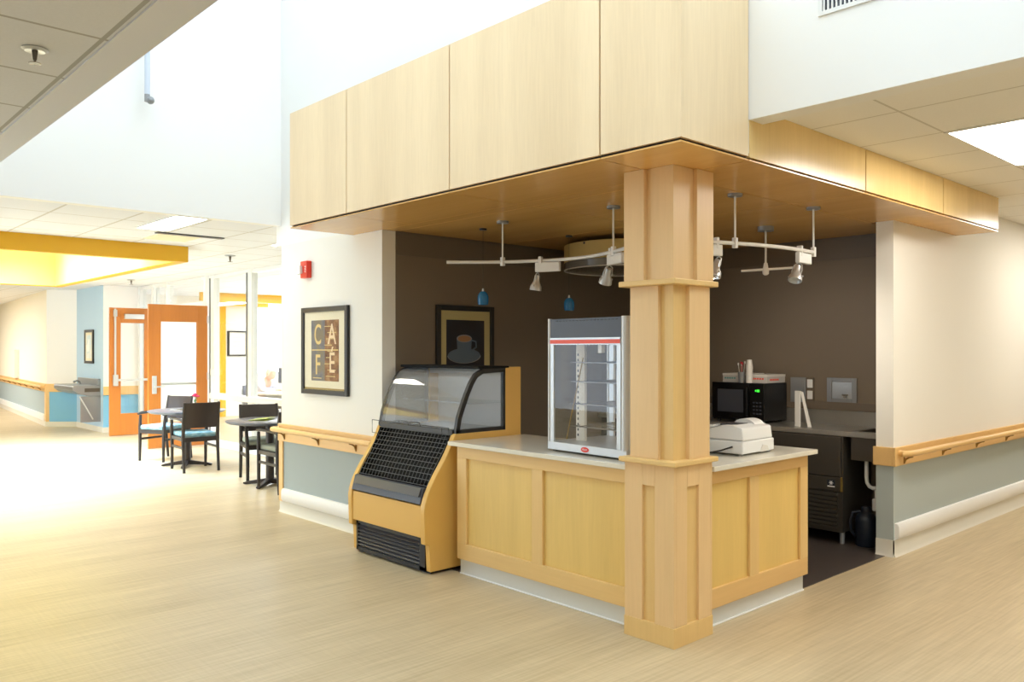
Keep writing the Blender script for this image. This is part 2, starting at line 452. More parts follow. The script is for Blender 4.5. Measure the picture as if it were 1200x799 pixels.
struct('ceiling_atrium', MB().box(-4.87, 5.1, -2.45, 0.37, 6.2, 6.3), 'white_wall', 'roof of the tall light shaft', 'ceiling')

# walls --------------------------------------------------------------
struct('wall_atrium_left', box(-4.87, -4.77, -2.45, 0.238, 2.742, 6.2), 'white_wall', 'tall white bulkhead wall above the dining area ceiling', 'wall')
struct('wall_atrium_back', MB().box(-4.87, -3.05, 0.24, 0.37, 2.55, 6.2).box(-3.05, 0.285, 0.24, 0.37, 2.56, 6.2).box(0.285, 5.1, 0.24, 0.37, 2.73, 6.2),
       'white_wall', 'tall white wall above the wood canopy', 'wall')
struct('wall_atrium_near', box(-4.87, 5.1, -2.45, -2.35, 2.86, 6.2), 'white_wall', 'tall white wall of the light shaft over the near ceiling edge', 'wall')
struct('wall_atrium_right', box(5.0, 5.1, -2.35, 0.24, 2.75, 6.2), 'white_wall', 'tall white wall at the right end of the light shaft', 'wall')
struct('wall_left', MB().box(-4.77, -3.05, 0.24, 0.37, 0, 2.55), 'cafe_wall', 'white wall with blue-grey wainscot left of the display case', 'wall')
struct('wall_left_return', box(-4.77, -4.66, 0.37, 2.0, 0, 2.75), 'cafe_wall', 'side of the wall behind the dining chairs', 'wall')
struct('wall_cafe_left', box(-3.15, -3.05, 0.37, 3.5, 0, 2.55), 'brown_wall', 'dark brown side wall of the cafe with the coffee picture', 'wall')
struct('wall_cafe_back', box(-3.15, -0.171, 3.4, 3.5, 0, 2.55), 'brown_wall', 'dark brown rear wall of the cafe', 'wall')
struct('wall_right', MB().box(-0.17, -0.04, 2.78, 13, 0, 2.80), 'right_wall', 'cream wall with grey-green wainscot right of the cafe', 'wall')
struct('trim_2', MB().box(-3.05, -3.04, 0.375, 3.4, 2.33, 2.515).box(-3.05, -0.17, 3.39, 3.4, 2.33, 2.515), 'brown_trim', 'dark band along the top of the cafe walls', 'trim')
struct('wall_far_right', box(7, 7.1, -8, 13, 0, 2.9), 'white_wall', 'wall at the far side of the right corridor', 'wall')
struct('wall_end_right', box(-0.17, 7, 13, 13.1, 0, 2.9), 'white_wall', 'end wall of the right corridor', 'wall')
struct('wall_near', box(-4.77, 7, -8.1, -8, 0, 2.9), 'white_wall', 'wall behind the near walkway', 'wall')
struct('wall_near_left', box(-4.87, -4.77, -8, -6, 0, 2.9), 'white_wall', 'side wall of the near walkway', 'wall')
struct('wall_end_left', box(-31.1, -31, -6, 9, 0, 2.9), 'corridor_wall', 'far end wall of the corridor', 'wall')
# south wall of the dining area: a row of windows
m_ = MB().box(-31, -4.77, -6.1, -6, 0, 0.5).box(-31, -4.77, -6.1, -6, 2.5, 2.85)
for x0, x1 in ((-31, -12.2), (-12.2, -12.0), (-8.4, -8.2), (-5.0, -4.77)): m_.box(x0, x1, -6.1, -6, 0.5, 2.5)
struct('wall_windows', m_, 'white_wall', 'window wall of the dining area', 'wall')

# corridor wall, niche with fountain ------------------------------------
def slab(p, q, z0, z1, th):
    p = Vector(p); q = Vector(q); d = (q - p).normalized(); n = Vector((-d.y, d.x)) * th
    return [(p.x, p.y), (q.x, q.y), (q.x + n.x, q.y + n.y), (p.x + n.x, p.y + n.y)]
A0 = (-31.0, 2.08); A1 = (-16.0, 0.87); B0 = (-15.6, 1.32); B1 = (-13.9, 1.32); C1 = (-13.9, 2.0)
def outline(pts): return pts
struct('wall_corridor', MB().prism([A0, A1, (-16.05, 1.10), (-31, 2.3)], 'z', 0, 2.75), 'corridor_wall', 'cream corridor wall with grey wainscot and handrail at far left', 'wall')
struct('wall_niche_side', MB().prism([A1, B0, (-15.7, 1.5), (-16.05, 1.1)], 'z', 0, 2.75), 'niche_wall', 'white and bright blue side of the fountain niche', 'wall')
struct('wall_niche_back', MB().prism([B0, (-13.905, 1.32), (-14.02, 1.42), (-15.7, 1.5)], 'z', 0, 2.75), 'blue_wall', 'pale blue wall behind the drinking fountain', 'wall')
struct('wall_dining_side', MB().prism([B1, C1, (-14.0, 2.0), (-14.0, 1.42)], 'z', 0, 2.75), 'niche_wall', 'white and blue wall seen behind the open doors', 'wall')
struct('trim_3', MB().prism([(-16.12, 0.86), (-15.985, 0.855), (-15.96, 0.92), (-16.03, 0.99)], 'z', 0.1, 0.70), 'rail_wood_x', 'pale wood corner guard at the corridor corner', 'trim')
struct('baseboard_niche', MB().prism([(-15.985, 0.85), (-15.58, 1.305), (-13.885, 1.305), (-13.885, 1.99), (-13.9, 2.0), (-13.9, 1.32), (-15.6, 1.32), (-16.0, 0.87)], 'z', 0, 0.1), 'base_vinyl', 'pale cove base around the fountain niche', 'baseboard')
struct('trim_4', MB().prism([(-15.985, 0.85), (-15.57, 1.30), (-15.6, 1.32), (-16.0, 0.87)], 'z', 0.70, 0.86)
       .prism([(-13.878, 1.318), (-13.878, 1.99), (-13.9, 2.0), (-13.9, 1.32)], 'z', 0.70, 0.86), 'rail_wood_x', 'pale wood wall band beside the fountain', 'trim')

# room behind the glass ----------------------------------------------------
struct('wall_room_end', MB().box(-16.1, -16, 2.0, 5.15, 0, 2.85).box(-16.1, -16, 5.15, 9, 0, 0.95).box(-16.1, -16, 5.15, 9, 2.55, 2.85), 'white_wall', 'white end wall of the room behind the glass', 'wall')
struct('wall_room_back', box(-16, -4.77, 9, 9.1, 0, 2.9), 'white_wall', 'back wall of the room behind the glass', 'wall')
struct('wall_room_right', box(-4.77, -4.66, 2.0, 9, 0, 2.9), 'white_wall', 'right wall of the room behind the glass', 'wall')
struct('wall_room_left', MB().box(-16, -13.9, 1.95, 2.05, 0, 2.85), 'white_wall', 'wall between the fountain niche and the room', 'wall')
w = struct('window_1', MB().box(-16.08, -16.06, 5.15, 9, 0.95, 2.55), 'lit_pane', 'bright daylight window in the room behind the glass', 'window')
MB().box(-16.06, -16.0, 5.15, 5.20, 0.95, 2.55).box(-16.06, -16.0, 7.0, 7.06, 1.0, 2.55).box(-16.06, -16.0, 5.20, 8.99, 0.952, 1.0).build('window_frame', 'white_metal', w)
struct('trim_5', MB().box(-16.0, -15.93, 4.38, 4.56, 0, 2.7).box(-16.0, -15.93, 4.56, 5.6, 2.56, 2.7), 'yellow', 'amber painted post and header on the end wall of the room', 'trim')
struct('trim_6', MB().box(-14.6, -14.5, 3.4, 9, 2.57, 2.75), 'yellow', 'yellow band under the ceiling of the room behind the glass', 'trim')

# glazed partition ------------------------------------------------------------
gp = thing('window_2', 'aluminium framed glass partition behind the dining tables', 'window', (-7.7, 2.0, 0), kind='structure')
RZ0, RZ1 = 0.76, 0.85
fr = MB()
for x, wd in ((-10.50, 0.17), (-9.14, 0.17), (-7.9, 0.14), (-6.5, 0.14), (-5.2, 0.14)):
    fr.box(x - wd / 2, x + wd / 2, 1.95, 2.05, 0, 2.749, 0.004)
fr.box(-10.5, -4.775, 1.96, 2.04, 2.69, 2.748)
fr.box(-10.5, -4.775, 1.96, 2.04, 0.002, 0.10)
fr.build('frame', 'part_alu', gp)
MB().box(-10.54, -4.78, 1.93, 2.07, RZ0, RZ1, 0.006).build('mid_rail', 'off_white', gp)
sl = MB()
for x in (-10.55, -9.20): sl.box(x - 0.016, x + 0.016, 1.938, 1.952, 0.1, 2.7)
sl.build('gasket', 'rubber_gray', gp)
for x0, x1 in ((-10.41, -9.23), (-9.05, -7.97), (-7.83, -6.57), (-6.43, -5.27)):
    MB().box(x0, x1, 1.994, 2.006, 0.10, RZ0).build('lower_pane', 'glass', gp)
    MB().box(x0, x1, 1.994, 2.006, RZ1, 2.69).build('upper_pane', 'glass', gp)
MB().box(-10.49, -10.42, 1.925, 1.95, 1.14, 1.24, 0.004).build('wall_switch', 'white_plastic', gp)
# frame and transom over the double doors
gd = thing('window_3', 'glazed transom and frame over the open double doors', 'window', (-12.0, 2.0, 0), kind='structure')
fr = MB()
for x, wd in ((-13.85, 0.1), (-13.14, 0.10), (-12.45, 0.05), (-10.76, 0.10)):
    fr.box(x - wd / 2, x + wd / 2, 1.94, 2.06, 0 if wd > .06 else 2.3, 2.749, 0.004)
fr.box(-13.85, -10.7, 1.95, 2.05, 2.69, 2.748).box(-13.85, -10.7, 1.95, 2.05, 2.28, 2.34)
fr.build('frame', 'part_alu', gd)
for x0, x1 in ((-13.8, -13.19), (-13.09, -12.48), (-12.42, -10.81)):
    MB().box(x0, x1, 1.994, 2.006, 2.34, 2.69).build('transom_pane', 'glass', gd)
MB().box(-13.8, -13.19, 1.994, 2.006, 0.02, 2.28).build('side_pane', 'glass', gd)

def door(name, label, x, y0, y1, h, inside):
    """leaf swung open into the hall: lies in a plane facing +X, hinged at y1"""
    d = thing(name, label, 'door', (x, y1, 0), kind='structure')
    t = 0.045; g0, g1, gz0, gz1 = y0 + 0.19, y1 - 0.17, 0.40, h - 0.27
    MB().box(x - t, x, y0, g0, 0.01, h).box(x - t, x, g1, y1, 0.01, h).box(x - t, x, g0, g1, 0.01, gz0).box(x - t, x, g0, g1, gz1, h).build('leaf', 'door_wood', d, bevel=0.003)
    MB().box(x - t / 2 - .004, x - t / 2 + .004, g0, g1, gz0, gz1).build('vision_pane', 'glass', d)
    side = x if inside else x - t
    s = 1 if inside else -1
    bar = MB()
    bar.box(side, side + s * 0.06, y0 + 0.05, y0 + 0.13, 0.90, 1.10, 0.006)
    bar.build('latch_case', 'silver', d)
    bar = MB().box(side + s * 0.03, side + s * 0.065, y0 + 0.13, y1 - 0.10, 0.985, 1.025, 0.006).box(side, side + s * 0.05, y1 - 0.12, y1 - 0.08, 0.97, 1.04, 0.004)
    bar.build('push_bar', 'silver', d)
    if inside:
        MB().box(side, side + 0.025, y0 + 0.075, y0 + 0.105, 1.10, h - 0.02).box(side, side + .035, y0 + 0.06, y0 + 0.12, h - 0.16, h - 0.04).build('vertical_rod', 'silver', d)
        MB().box(side, side + 0.06, g1 - 0.36, g1 - 0.02, gz1 + 0.07, gz1 + 0.16, 0.006).build('door_closer', 'silver', d)
    else:
        MB().box(x, x + 0.018, y0 + 0.05, y0 + 0.12, 0.86, 1.14, 0.005).cyl((x, y0 + 0.085, 0.97), (x + .06, y0 + 0.085, 0.97), 0.012).box(x + .05, x + .065, y0 + .08, y0 + .24, .958, .982, 0.004).build('lever_handle', 'silver', d)
        for z in (0.25, 1.12, h - 0.22):
            MB().box(x - 0.01, x + 0.012, y1 - 0.01, y1 + 0.03, z - 0.06, z + 0.06, 0.003).build('hinge', 'silver', d)
    return d
door('door_1', 'orange wood glazed door with push bar, the farther open leaf', -13.1, 1.19, 1.96, 2.30, True)
door('door_2', 'orange wood glazed door with lever handle, the nearer open leaf', -10.68, 1.03, 1.96, 2.26, False)

# baseboards and trims -------------------------------------------------------
def cove(h, d=0.008): return [(0, 0), (0.022, 0), (0.018, 0.006), (d, 0.02), (d, h), (0, h)]
struct('baseboard_left', MB().prism([(0.24 - a, b) for a, b in cove(0.103)], 'x', -4.79, -3.05), 'base_vinyl', 'pale cove base under the wall with the cafe picture', 'baseboard', True)
b_ = MB().prism([(-0.04 + a, b) for a, b in cove(0.125)], 'y', 2.772, 13)
b_.prism([(2.78 - a, b) for a, b in cove(0.125)], 'x', -0.17, -0.032)
struct('baseboard_right', b_, 'base_vinyl', 'pale cove base under the right wall', 'baseboard', True)
struct('trim_7', MB().box(-4.80, -4.725, 0.226, 0.37, 0.103, 0.69, 0.004), 'rail_wood_x', 'pale wood corner guard at the end of the left wall', 'trim')
struct('trim_8', MB().box(-3.049, -0.171, 3.375, 3.4, 1.03, 1.10), 'brown_trim', 'dark ledge above the steel backsplash', 'trim')
def pt(a, b, t): return (a[0] + (b[0] - a[0]) * t, a[1] + (b[1] - a[1]) * t)
struct('baseboard_corridor', MB().prism([(-31, 2.06), (-16.0, 0.85), (-16.0, 0.87), (-31, 2.08)], 'z', 0, 0.11), 'base_vinyl', 'pale base along the corridor wall', 'baseboard')

# ================================================================== WOOD CANOPY
CF, CL, CR, CB, CT = -0.342, -3.49, 0.29, 2.526, 3.44
can = thing('wood_canopy', 'maple panelled canopy box with wood soffit hanging over the cafe counter', 'canopy', (-1.6, 0.0, CB))
core = MB().box(CL + .02, CR - .02, CF + .02, 0.239, CB + .012, CT - .002)
core.box(CL + 0.44, CR - .02, 0.239, 0.241, CB + .012, CB + .03)
core.box(-3.05, CR - .02, 0.372, 3.40, CB + .012, CB + .03).box(-0.17, CR - .02, 2.6, 4.01, CB + .012, 2.799)
core.box(-0.0, CR - .02, 0.372, 4.01, CB + .012, 2.799)
core.build('backing', 'seam', can)
g = 0.006
js = (CL, -2.639, -1.439, -0.21, CR)
for i in range(4):
    x0 = js[i] + (g if i else 0); x1 = js[i + 1] - (g if i < 3 else 0)
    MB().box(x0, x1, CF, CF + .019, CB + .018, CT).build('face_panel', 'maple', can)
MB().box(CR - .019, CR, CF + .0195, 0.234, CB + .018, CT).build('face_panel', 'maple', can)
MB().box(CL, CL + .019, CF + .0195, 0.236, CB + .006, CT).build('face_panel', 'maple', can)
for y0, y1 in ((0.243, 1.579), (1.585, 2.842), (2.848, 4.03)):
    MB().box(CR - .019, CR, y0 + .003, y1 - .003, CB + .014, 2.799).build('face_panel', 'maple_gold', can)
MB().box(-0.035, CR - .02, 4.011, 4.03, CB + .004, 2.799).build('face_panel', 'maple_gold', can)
# soffit panels
sg = 0.004
xs_ = (CL, -2.639, -1.439, -0.21, CR)
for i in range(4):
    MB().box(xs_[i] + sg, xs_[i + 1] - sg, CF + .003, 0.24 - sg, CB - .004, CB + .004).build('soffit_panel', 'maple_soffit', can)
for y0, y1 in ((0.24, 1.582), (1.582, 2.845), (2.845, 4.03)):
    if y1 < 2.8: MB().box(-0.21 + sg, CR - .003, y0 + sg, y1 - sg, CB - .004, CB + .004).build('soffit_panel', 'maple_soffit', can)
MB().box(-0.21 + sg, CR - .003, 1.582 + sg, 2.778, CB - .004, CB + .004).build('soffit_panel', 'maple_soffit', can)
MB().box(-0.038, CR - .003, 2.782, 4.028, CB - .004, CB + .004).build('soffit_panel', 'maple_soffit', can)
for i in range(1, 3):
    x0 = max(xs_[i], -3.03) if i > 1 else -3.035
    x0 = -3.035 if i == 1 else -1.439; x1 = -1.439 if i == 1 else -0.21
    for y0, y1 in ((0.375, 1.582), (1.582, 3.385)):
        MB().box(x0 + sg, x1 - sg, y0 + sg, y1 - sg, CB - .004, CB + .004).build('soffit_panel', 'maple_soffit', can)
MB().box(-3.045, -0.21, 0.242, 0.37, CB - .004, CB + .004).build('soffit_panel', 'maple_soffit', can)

# ================================================================== COLUMN
co = thing('wood_column', 'square stepped maple column standing at the corner of the counter', 'column', (-0.168, 0.176, 0))
cx0, cx1, cy0, cy1 = -0.335, 0.0, 0.0, 0.352
def ring(mb, x0, x1, y0, y1, z0, z1, bev=0.003): mb.box(x0, x1, y0, y1, z0, z1, bev)
MB().box(cx0, cx1, cy0, cy1, 0, 0.105, 0.002).build('plinth', 'maple_frame', co)
d = 0.018
MB().box(cx0 + d, cx1 - d, cy0 + d, cy1 - d, 0.105, 0.945).build('base_panel', 'maple_frame', co)
b_ = MB()
e = 0.003
def stiles(mb, x0, x1, y0, y1, z0, z1, wx0, wx1, wy0, wy1, top):
    """frame boards on the two faces toward the hall and the two behind"""
    for yy in ((y0, y0 + d), (y1 - d, y1)):
        mb.box(x0, x0 + wx0, yy[0], yy[1], z0, z1).box(x1 - wx1, x1, yy[0], yy[1], z0, z1)
        mb.box(x0 + wx0, x1 - wx1, yy[0], yy[1], z1 - top, z1)
    for xx in ((x0, x0 + d), (x1 - d, x1)):
        mb.box(xx[0], xx[1], y0 + d, y0 + wy0, z0, z1).box(xx[0], xx[1], y1 - wy1, y1 - d, z0, z1)
        mb.box(xx[0], xx[1], y0 + wy0, y1 - wy1, z1 - top, z1)
stiles(b_, cx0 + e, cx1 - e, cy0 + e, cy1 - e, 0.105, 0.945, 0.12, 0.125, 0.115, 0.125, 0.115)
b_.build('base_boards', 'maple_post', co, bevel=0.002)
MB().box(cx0 - .022, cx1 + .022, cy0 - .022, cy1 + .022, 0.945, 0.972, 0.005).build('lower_cap', 'maple_frame_h', co)
MB().box(-0.285, -0.035, 0.040, 0.318, 0.972, 1.895).build('shaft_core', 'maple_frame', co)
b_ = MB()
b_.box(-0.305, -0.115, 0.016, 0.040, 0.972, 1.895).box(-0.035, -0.011, 0.15, 0.338, 0.972, 1.895)
b_.box(-0.205, -0.0355, 0.318, 0.338, 0.972, 1.895).box(-0.305, -0.285, 0.040, 0.21, 0.972, 1.895)
b_.build('shaft_boards', 'maple_post', co, bevel=0.002)
MB().box(cx0 - .022, cx1 + .022, cy0 - .022, cy1 + .022, 1.895, 1.925, 0.005).build('upper_cap', 'maple_frame_h', co)
MB().box(-0.312, -0.022, 0.022, 0.33, 1.925, 2.521).build('head_core', 'maple_post', co)
b_ = MB()
b_.box(-0.332, -0.195, -0.004, 0.022, 1.925, 2.521).box(-0.022, 0.002, 0.20, 0.354, 1.925, 2.521)
b_.box(-0.14, -0.0225, 0.33, 0.354, 1.925, 2.521).box(-0.332, -0.312, 0.022, 0.15, 1.925, 2.521)
b_.build('head_boards', 'maple_post', co, bevel=0.002)

# ================================================================== COUNTER
ct = thing('cafe_counter', 'maple counter base with framed panels turning the corner at the column', 'counter', (-0.9, 0.4, 0))
PY, PX = 0.09, -0.05; L0, R1 = -1.90, 1.50; zb, zt = 0.108, 0.884
MB().prism([(L0, PY + .018), (PX - .018, PY + .018), (PX - .018, R1 - .018), (-0.62, R1 - .018), (-0.62, 0.75), (L0, 0.75)], 'z', zb, zt).build('body', 'maple_panel2', ct)
def front_board(name, x0, x1, z0, z1, mat): MB().box(x0, x1, PY, PY + .018, z0, z1).build(name, mat, ct, bevel=0.0025)
front_board('top_rail', L0, -0.335, 0.805, zt, 'maple_frame_h')
front_board('bottom_rail', L0, -0.335, zb, 0.218, 'maple_frame_h')
front_board('stile', L0, -1.80, 0.218, 0.805, 'maple_frame'); front_board('stile', -1.155, -1.06, 0.218, 0.805, 'maple_frame')
def side_board(name, y0, y1, z0, z1, mat): MB().box(PX - .018, PX, y0, y1, z0, z1).build(name, mat, ct, bevel=0.0025)
side_board('top_rail', 0.353, R1, 0.805, zt, 'rail_wood_y'); side_board('bottom_rail', 0.353, R1, zb, 0.218, 'rail_wood_y')
side_board('stile', 0.81, 0.91, 0.218, 0.805, 'maple_frame'); side_board('stile', 1.405, R1, 0.218, 0.805, 'maple_frame')
MB().box(-0.62, PX - .018, R1 - .018, R1, zb, zt).build('end_board', 'maple_frame', ct, bevel=0.002)
MB().prism([(L0 + .005, 0.118), (-0.335, 0.118), (-0.335, 0.353), (-0.078, 0.353), (-0.078, 1.505 - .02), (-0.6, 1.485), (-0.6, 0.73), (L0 + .005, 0.73)], 'z', 0.003, zb).build('toe_kick', 'kick', ct)
MB().box(L0 + .005, -0.337, 0.108, 0.1175, 0.0, 0.010, 0.003).box(-0.0775, -0.068, 0.355, 1.485, 0.0, 0.010, 0.003).build('toe_strip', 'guard_white', ct)
SX0 = -1.972
ws = MB().prism([(SX0, 0.062), (-0.34, 0.062), (-0.34, 0.357), (0.006, 0.357), (0.006, 1.525), (-0.66, 1.525), (-0.66, 0.80), (SX0, 0.80)], 'z', 0.885, 0.914)
tag(ws.build('stone_worktop', 'stone', None, bevel=0.004), 'pale cream stone worktop lying on the maple counter', 'worktop')

# ================================================================== DISPLAY CASE
dc = thing('display_case', 'curved glass refrigerated display case with tan sides at the left end of the counter', 'display case', (-2.476, 0.35, 0))
X0, X1 = -2.967, -1.985
side = [(-0.075, 0.02), (-0.085, 0.205), (-0.122, 0.215), (-0.13, 0.43), (-0.128, 0.455), (-0.122, 0.488), (-0.112, 0.52), (-0.098, 0.555), (-0.078, 0.594), (-0.052, 0.638), (-0.020, 0.688), (0.016, 0.738), (0.050, 0.786), (0.080, 0.834), (0.108, 0.884), (0.128, 0.925), (0.143, 0.958), (0.62, 0.958), (0.62, 1.424), (0.78, 1.424), (0.78, 0.02)]
for a, b in ((X0, X0 + .05), (X1 - .05, X1)):
    MB().prism(side, 'x', a, b).build('side_panel', 'tan_laminate', dc, bevel=0.006)
MB().box(X0 + .05, X1 - .05, 0.73, 0.775, 0.02, 1.42).box(X0 + .05, X1 - .05, 0.62, 0.73, 1.36, 1.42).build('back_panel', 'off_white', dc)
MB().box(X0 + .03, X1 - .03, -0.05, 0.76, 0.0, 0.03).build('base', 'black', dc)
for a, b in ((X0 + .0502, X0 + .0545), (X1 - .0545, X1 - .0502)):
    MB().prism([(-0.11, 0.49), (-0.06, 0.60), (0.05, 0.77), (0.13, 0.945), (0.72, 0.945), (0.72, 0.49)], 'x', a, b).build('side_liner', 'black_matte', dc)
MB().box(X0 + .055, X1 - .055, -0.118, -0.08, 0.255, 0.475, 0.004).build('front_panel', 'tan_laminate', dc)
k = MB().box(X0 + .052, X1 - .052, -0.070, -0.05, 0.03, 0.245)
k.box(X0 + .052, X0 + .075, -0.085, -0.06, 0.02, 0.25).box(X1 - .115, X1 - .052, -0.085, -0.06, 0.02, 0.25).box(X0 + .052, X1 - .052, -0.085, -0.06, 0.02, 0.045).box(X0 + .052, X1 - .052, -0.085, -0.06, 0.225, 0.25)
k.build('vent_grille', 'black', dc)
k = MB()
for i in range(6):
    z = 0.062 + i * 0.027
    k.prism([(-0.088, z), (-0.070, z + .016), (-0.068, z + .013), (-0.086, z - .003)], 'x', X0 + .075, X1 - .115)
k.build('louvers', 'charcoal', dc)
MB().prism([(-0.128, 0.485), (-0.098, 0.595), (-0.075, 0.600), (-0.06, 0.49)], 'x', X0 + .052, X1 - .052).build('ledge', 'charcoal', dc, bevel=0.004)
MB().prism([(-0.1255, 0.535), (-0.1, 0.590), (-0.104, 0.594), (-0.1295, 0.537)], 'x', X0 + .09, X1 - .07).build('tag_rail', 'tag_dark', dc)
# open merchandise cavity
MB().prism([(-0.07, 0.50), (0.72, 0.50), (0.72, 0.94), (0.62, 0.94), (0.60, 0.56), (-0.05, 0.56)], 'x', X0 + .052, X1 - .052).build('cavity_liner', 'black_matte', dc)
def rackp(t):
    prof = [(-0.075, 0.605), (-0.03, 0.70), (0.03, 0.79), (0.085, 0.87), (0.125, 0.945)]
    s = t * (len(prof) - 1); i = min(int(s), len(prof) - 2); f = s - i
    return (prof[i][0] + (prof[i + 1][0] - prof[i][0]) * f + .015, prof[i][1] + (prof[i + 1][1] - prof[i][1]) * f)
k = MB()
nx = 21
for i in range(nx + 1):
    x = X0 + .06 + (X1 - X0 - .12) * i / nx
    k.tube([(x, rackp(t / 8)[0], rackp(t / 8)[1]) for t in range(9)], 0.0024, 5)
for j in range(11):
    p = rackp(j / 10); k.cyl((X0 + .06, p[0], p[1]), (X1 - .06, p[0], p[1]), 0.0024, seg=5)
k.build('wire_rack', 'wire', dc)
MB().prism([(0.03, 0.60), (0.08, 0.70), (0.14, 0.79), (0.19, 0.87), (0.22, 0.93), (0.30, 0.93), (0.30, 0.60)], 'x', X0 + .053, X1 - .053).build('rack_backing', 'black_matte', dc)
# glass top
gl = [(0.150, 0.965), (0.170, 1.068), (0.198, 1.14), (0.240, 1.235), (0.285, 1.32), (0.330, 1.378), (0.40, 1.412)]
MB().strip(gl, 'x', X0 + .03, X1 - .03, -0.006).build('curved_pane', 'glass_case', dc, True)
for a in (X0 + .002, X1 - .032):
    fpath = [(a + .015, y, z) for y, z in gl] + [(a + .015, 0.63, 1.418)]
    f = MB()
    f.strip(gl + [(0.63, 1.424)], 'x', a, a + .03, -0.034)
    f.box(a, a + .03, 0.60, 0.63, 0.96, 1.40).box(a, a + .03, 0.15, 0.62, 0.958, 0.985)
    f.build('dome_frame', 'black_metal', dc)
MB().box(X0, X1, 0.36, 0.66, 1.412, 1.432, 0.006).build('top_cover', 'black_matte', dc)
MB().box(X0 + .03, X1 - .03, 0.138, 0.168, 0.945, 0.985, 0.004).build('sill', 'black_metal', dc)
inner = [(0.17, 0.985), (0.185, 1.06), (0.213, 1.14), (0.255, 1.23), (0.30, 1.31), (0.343, 1.36), (0.41, 1.39), (0.60, 1.395), (0.60, 0.985)]
MB().prism(inner, 'x', X1 - .020, X1 - .014).build('side_pane', 'glass_case', dc)
MB().prism(inner, 'x', X0 + .014, X0 + .020).build('side_pane', 'glass_case', dc)
MB().box(X0 + .053, X1 - .053, 0.30, 0.728, 0.935, 0.957).build('deck', 'steel_light', dc)
MB().box(X0 + .06, X1 - .06, 0.34, 0.66, 1.155, 1.167).build('glass_shelf', 'glass', dc)
MB().box(X0 + .055, X1 - .055, 0.705, 0.73, 0.96, 1.36).build('rear_doors', 'white_metal', dc)
k = MB()
for x in (-2.60, -2.45): k.tube([(x - .06, 0.135, 0.985), (x - .06, 0.128, 1.012), (x + .06, 0.128, 1.012), (x + .06, 0.135, 0.985)], 0.003, 6)
k.tube([(X0 - .012, 0.10, 0.90), (X0 - .012, 0.10, 1.0), (X0 + .09, 0.10, 1.0), (X0 + .09, 0.10, 0.90)], 0.003, 6, True)
k.tube([(X1 - .10, 0.10, 0.93), (X1 - .10, 0.10, 1.0), (X1 - .02, 0.10, 1.0), (X1 - .02, 0.10, 0.93)], 0.003, 6, True)
k.cyl((X0 - .012, 0.10, 1.0), (X1 - .02, 0.10, 1.0), 0.003, seg=6)
k.build('wire_guard', 'black_metal', dc)

# ================================================================== FOOD WARMER
fw_ = local(thing('food_warmer', 'glass food warmer cabinet with red stripe standing on the stone worktop', 'food warmer', (-0.79, 0.185, 0.914), math.radians(-3)))
hw, dp, ht = 0.337, 0.56, 0.835
# local: x -hw..hw, y 0..dp, z 0..ht
MB().box(-hw, hw, 0.0, dp, 0.012, 0.062, 0.004).build('base_tray', 'alu', fw_)
for x in (-hw + .03, hw - .03):
    for y in (.04, dp - .04): MB().cyl((x, y, 0), (x, y, 0.014), 0.015, seg=12).build('foot', 'rubber_gray', fw_)
for x, y, r in ((-hw + .010, .012, .013), (hw - .024, .020, .026), (-hw + .012, dp - .014, .013), (hw - .020, dp - .02, .02)):
    MB().cyl((x, y, .055), (x, y, ht), r, seg=20).build('corner_post', 'alu', fw_, True)
MB().box(-hw + .012, hw - .02, .006, dp - .004, ht - .125, ht - .004).build('canopy', 'charcoal', fw_)
MB().box(-hw + .02, hw - .05, .001, .008, ht - .165, ht - .122).box(hw - .010, hw - .003, .045, dp - .04, ht - .165, ht - .122).box(-hw + .02, hw - .03, dp - .01, dp - .003, ht - .165, ht - .122).build('header_band', 'alu', fw_)
MB().box(-hw + .023, hw - .052, -.001, .003, ht - .158, ht - .134).box(hw - .006, hw - .001, .048, dp - .042, ht - .158, ht - .134).build('stripe', 'orange_red', fw_)
k = MB()
for i in range(18): k.box(-hw + .07 + i * .03, -hw + .088 + i * .03, .003, .008, ht - .020, ht - .014)
k.build('vent_slots', 'black', fw_)
zt0 = ht - .165
for a in ((-hw + .024, -hw + .052, .004, .016), (hw - .082, hw - .050, .004, .016), (hw - .014, hw - .004, .048, .066), (hw - .014, hw - .004, dp - .06, dp - .04)):
    MB().box(*a, .062, zt0).build('door_stile', 'alu', fw_)
MB().box(-hw + .045, hw - .07, .008, .012, .062, zt0).build('front_pane', 'glass_frame', fw_)
MB().box(hw - .011, hw - .007, .06, dp - .05, .062, zt0).build('side_pane', 'glass', fw_)
MB().box(-hw + .012, -hw + .016, .03, dp - .03, .062, zt0).build('side_pane', 'glass', fw_)
MB().box(-hw + .03, hw - .03, dp - .012, dp - .008, .062, zt0).build('rear_pane', 'glass_frame', fw_)
f = MB().box(-hw + .03, -hw + .07, dp - .03, dp - .012, .062, zt0).box(hw - .07, hw - .03, dp - .03, dp - .012, .062, zt0)
f.box(-.02, .02, dp - .026, dp - .014, .062, zt0)
f.build('rear_frame', 'alu', fw_)
MB().box(-hw + .085, -hw + .16, .17, .19, .062, zt0).build('rack_standard', 'off_white', fw_)
k = MB()
for i in range(16): k.box(-hw + .098, -hw + .108, .1685, .1702, .09 + i * .034, .105 + i * .034)
k.build('standard_slots', 'black', fw_)
MB().box(hw - .10, hw - .085, .10, .12, .062, zt0).build('rack_post', 'alu', fw_)
for z in (.16, .30, .44, .56):
    k = MB()
    for yy in (.09, .46): k.cyl((-hw + .12, yy, z), (hw - .09, yy, z), .004, seg=6)
    for i in range(9):
        x = -hw + .12 + i * (2 * hw - .21) / 8
        k.cyl((x, .09, z), (x, .46, z), .0025, seg=6)
    k.build('wire_shelf', 'dark_steel', fw_)
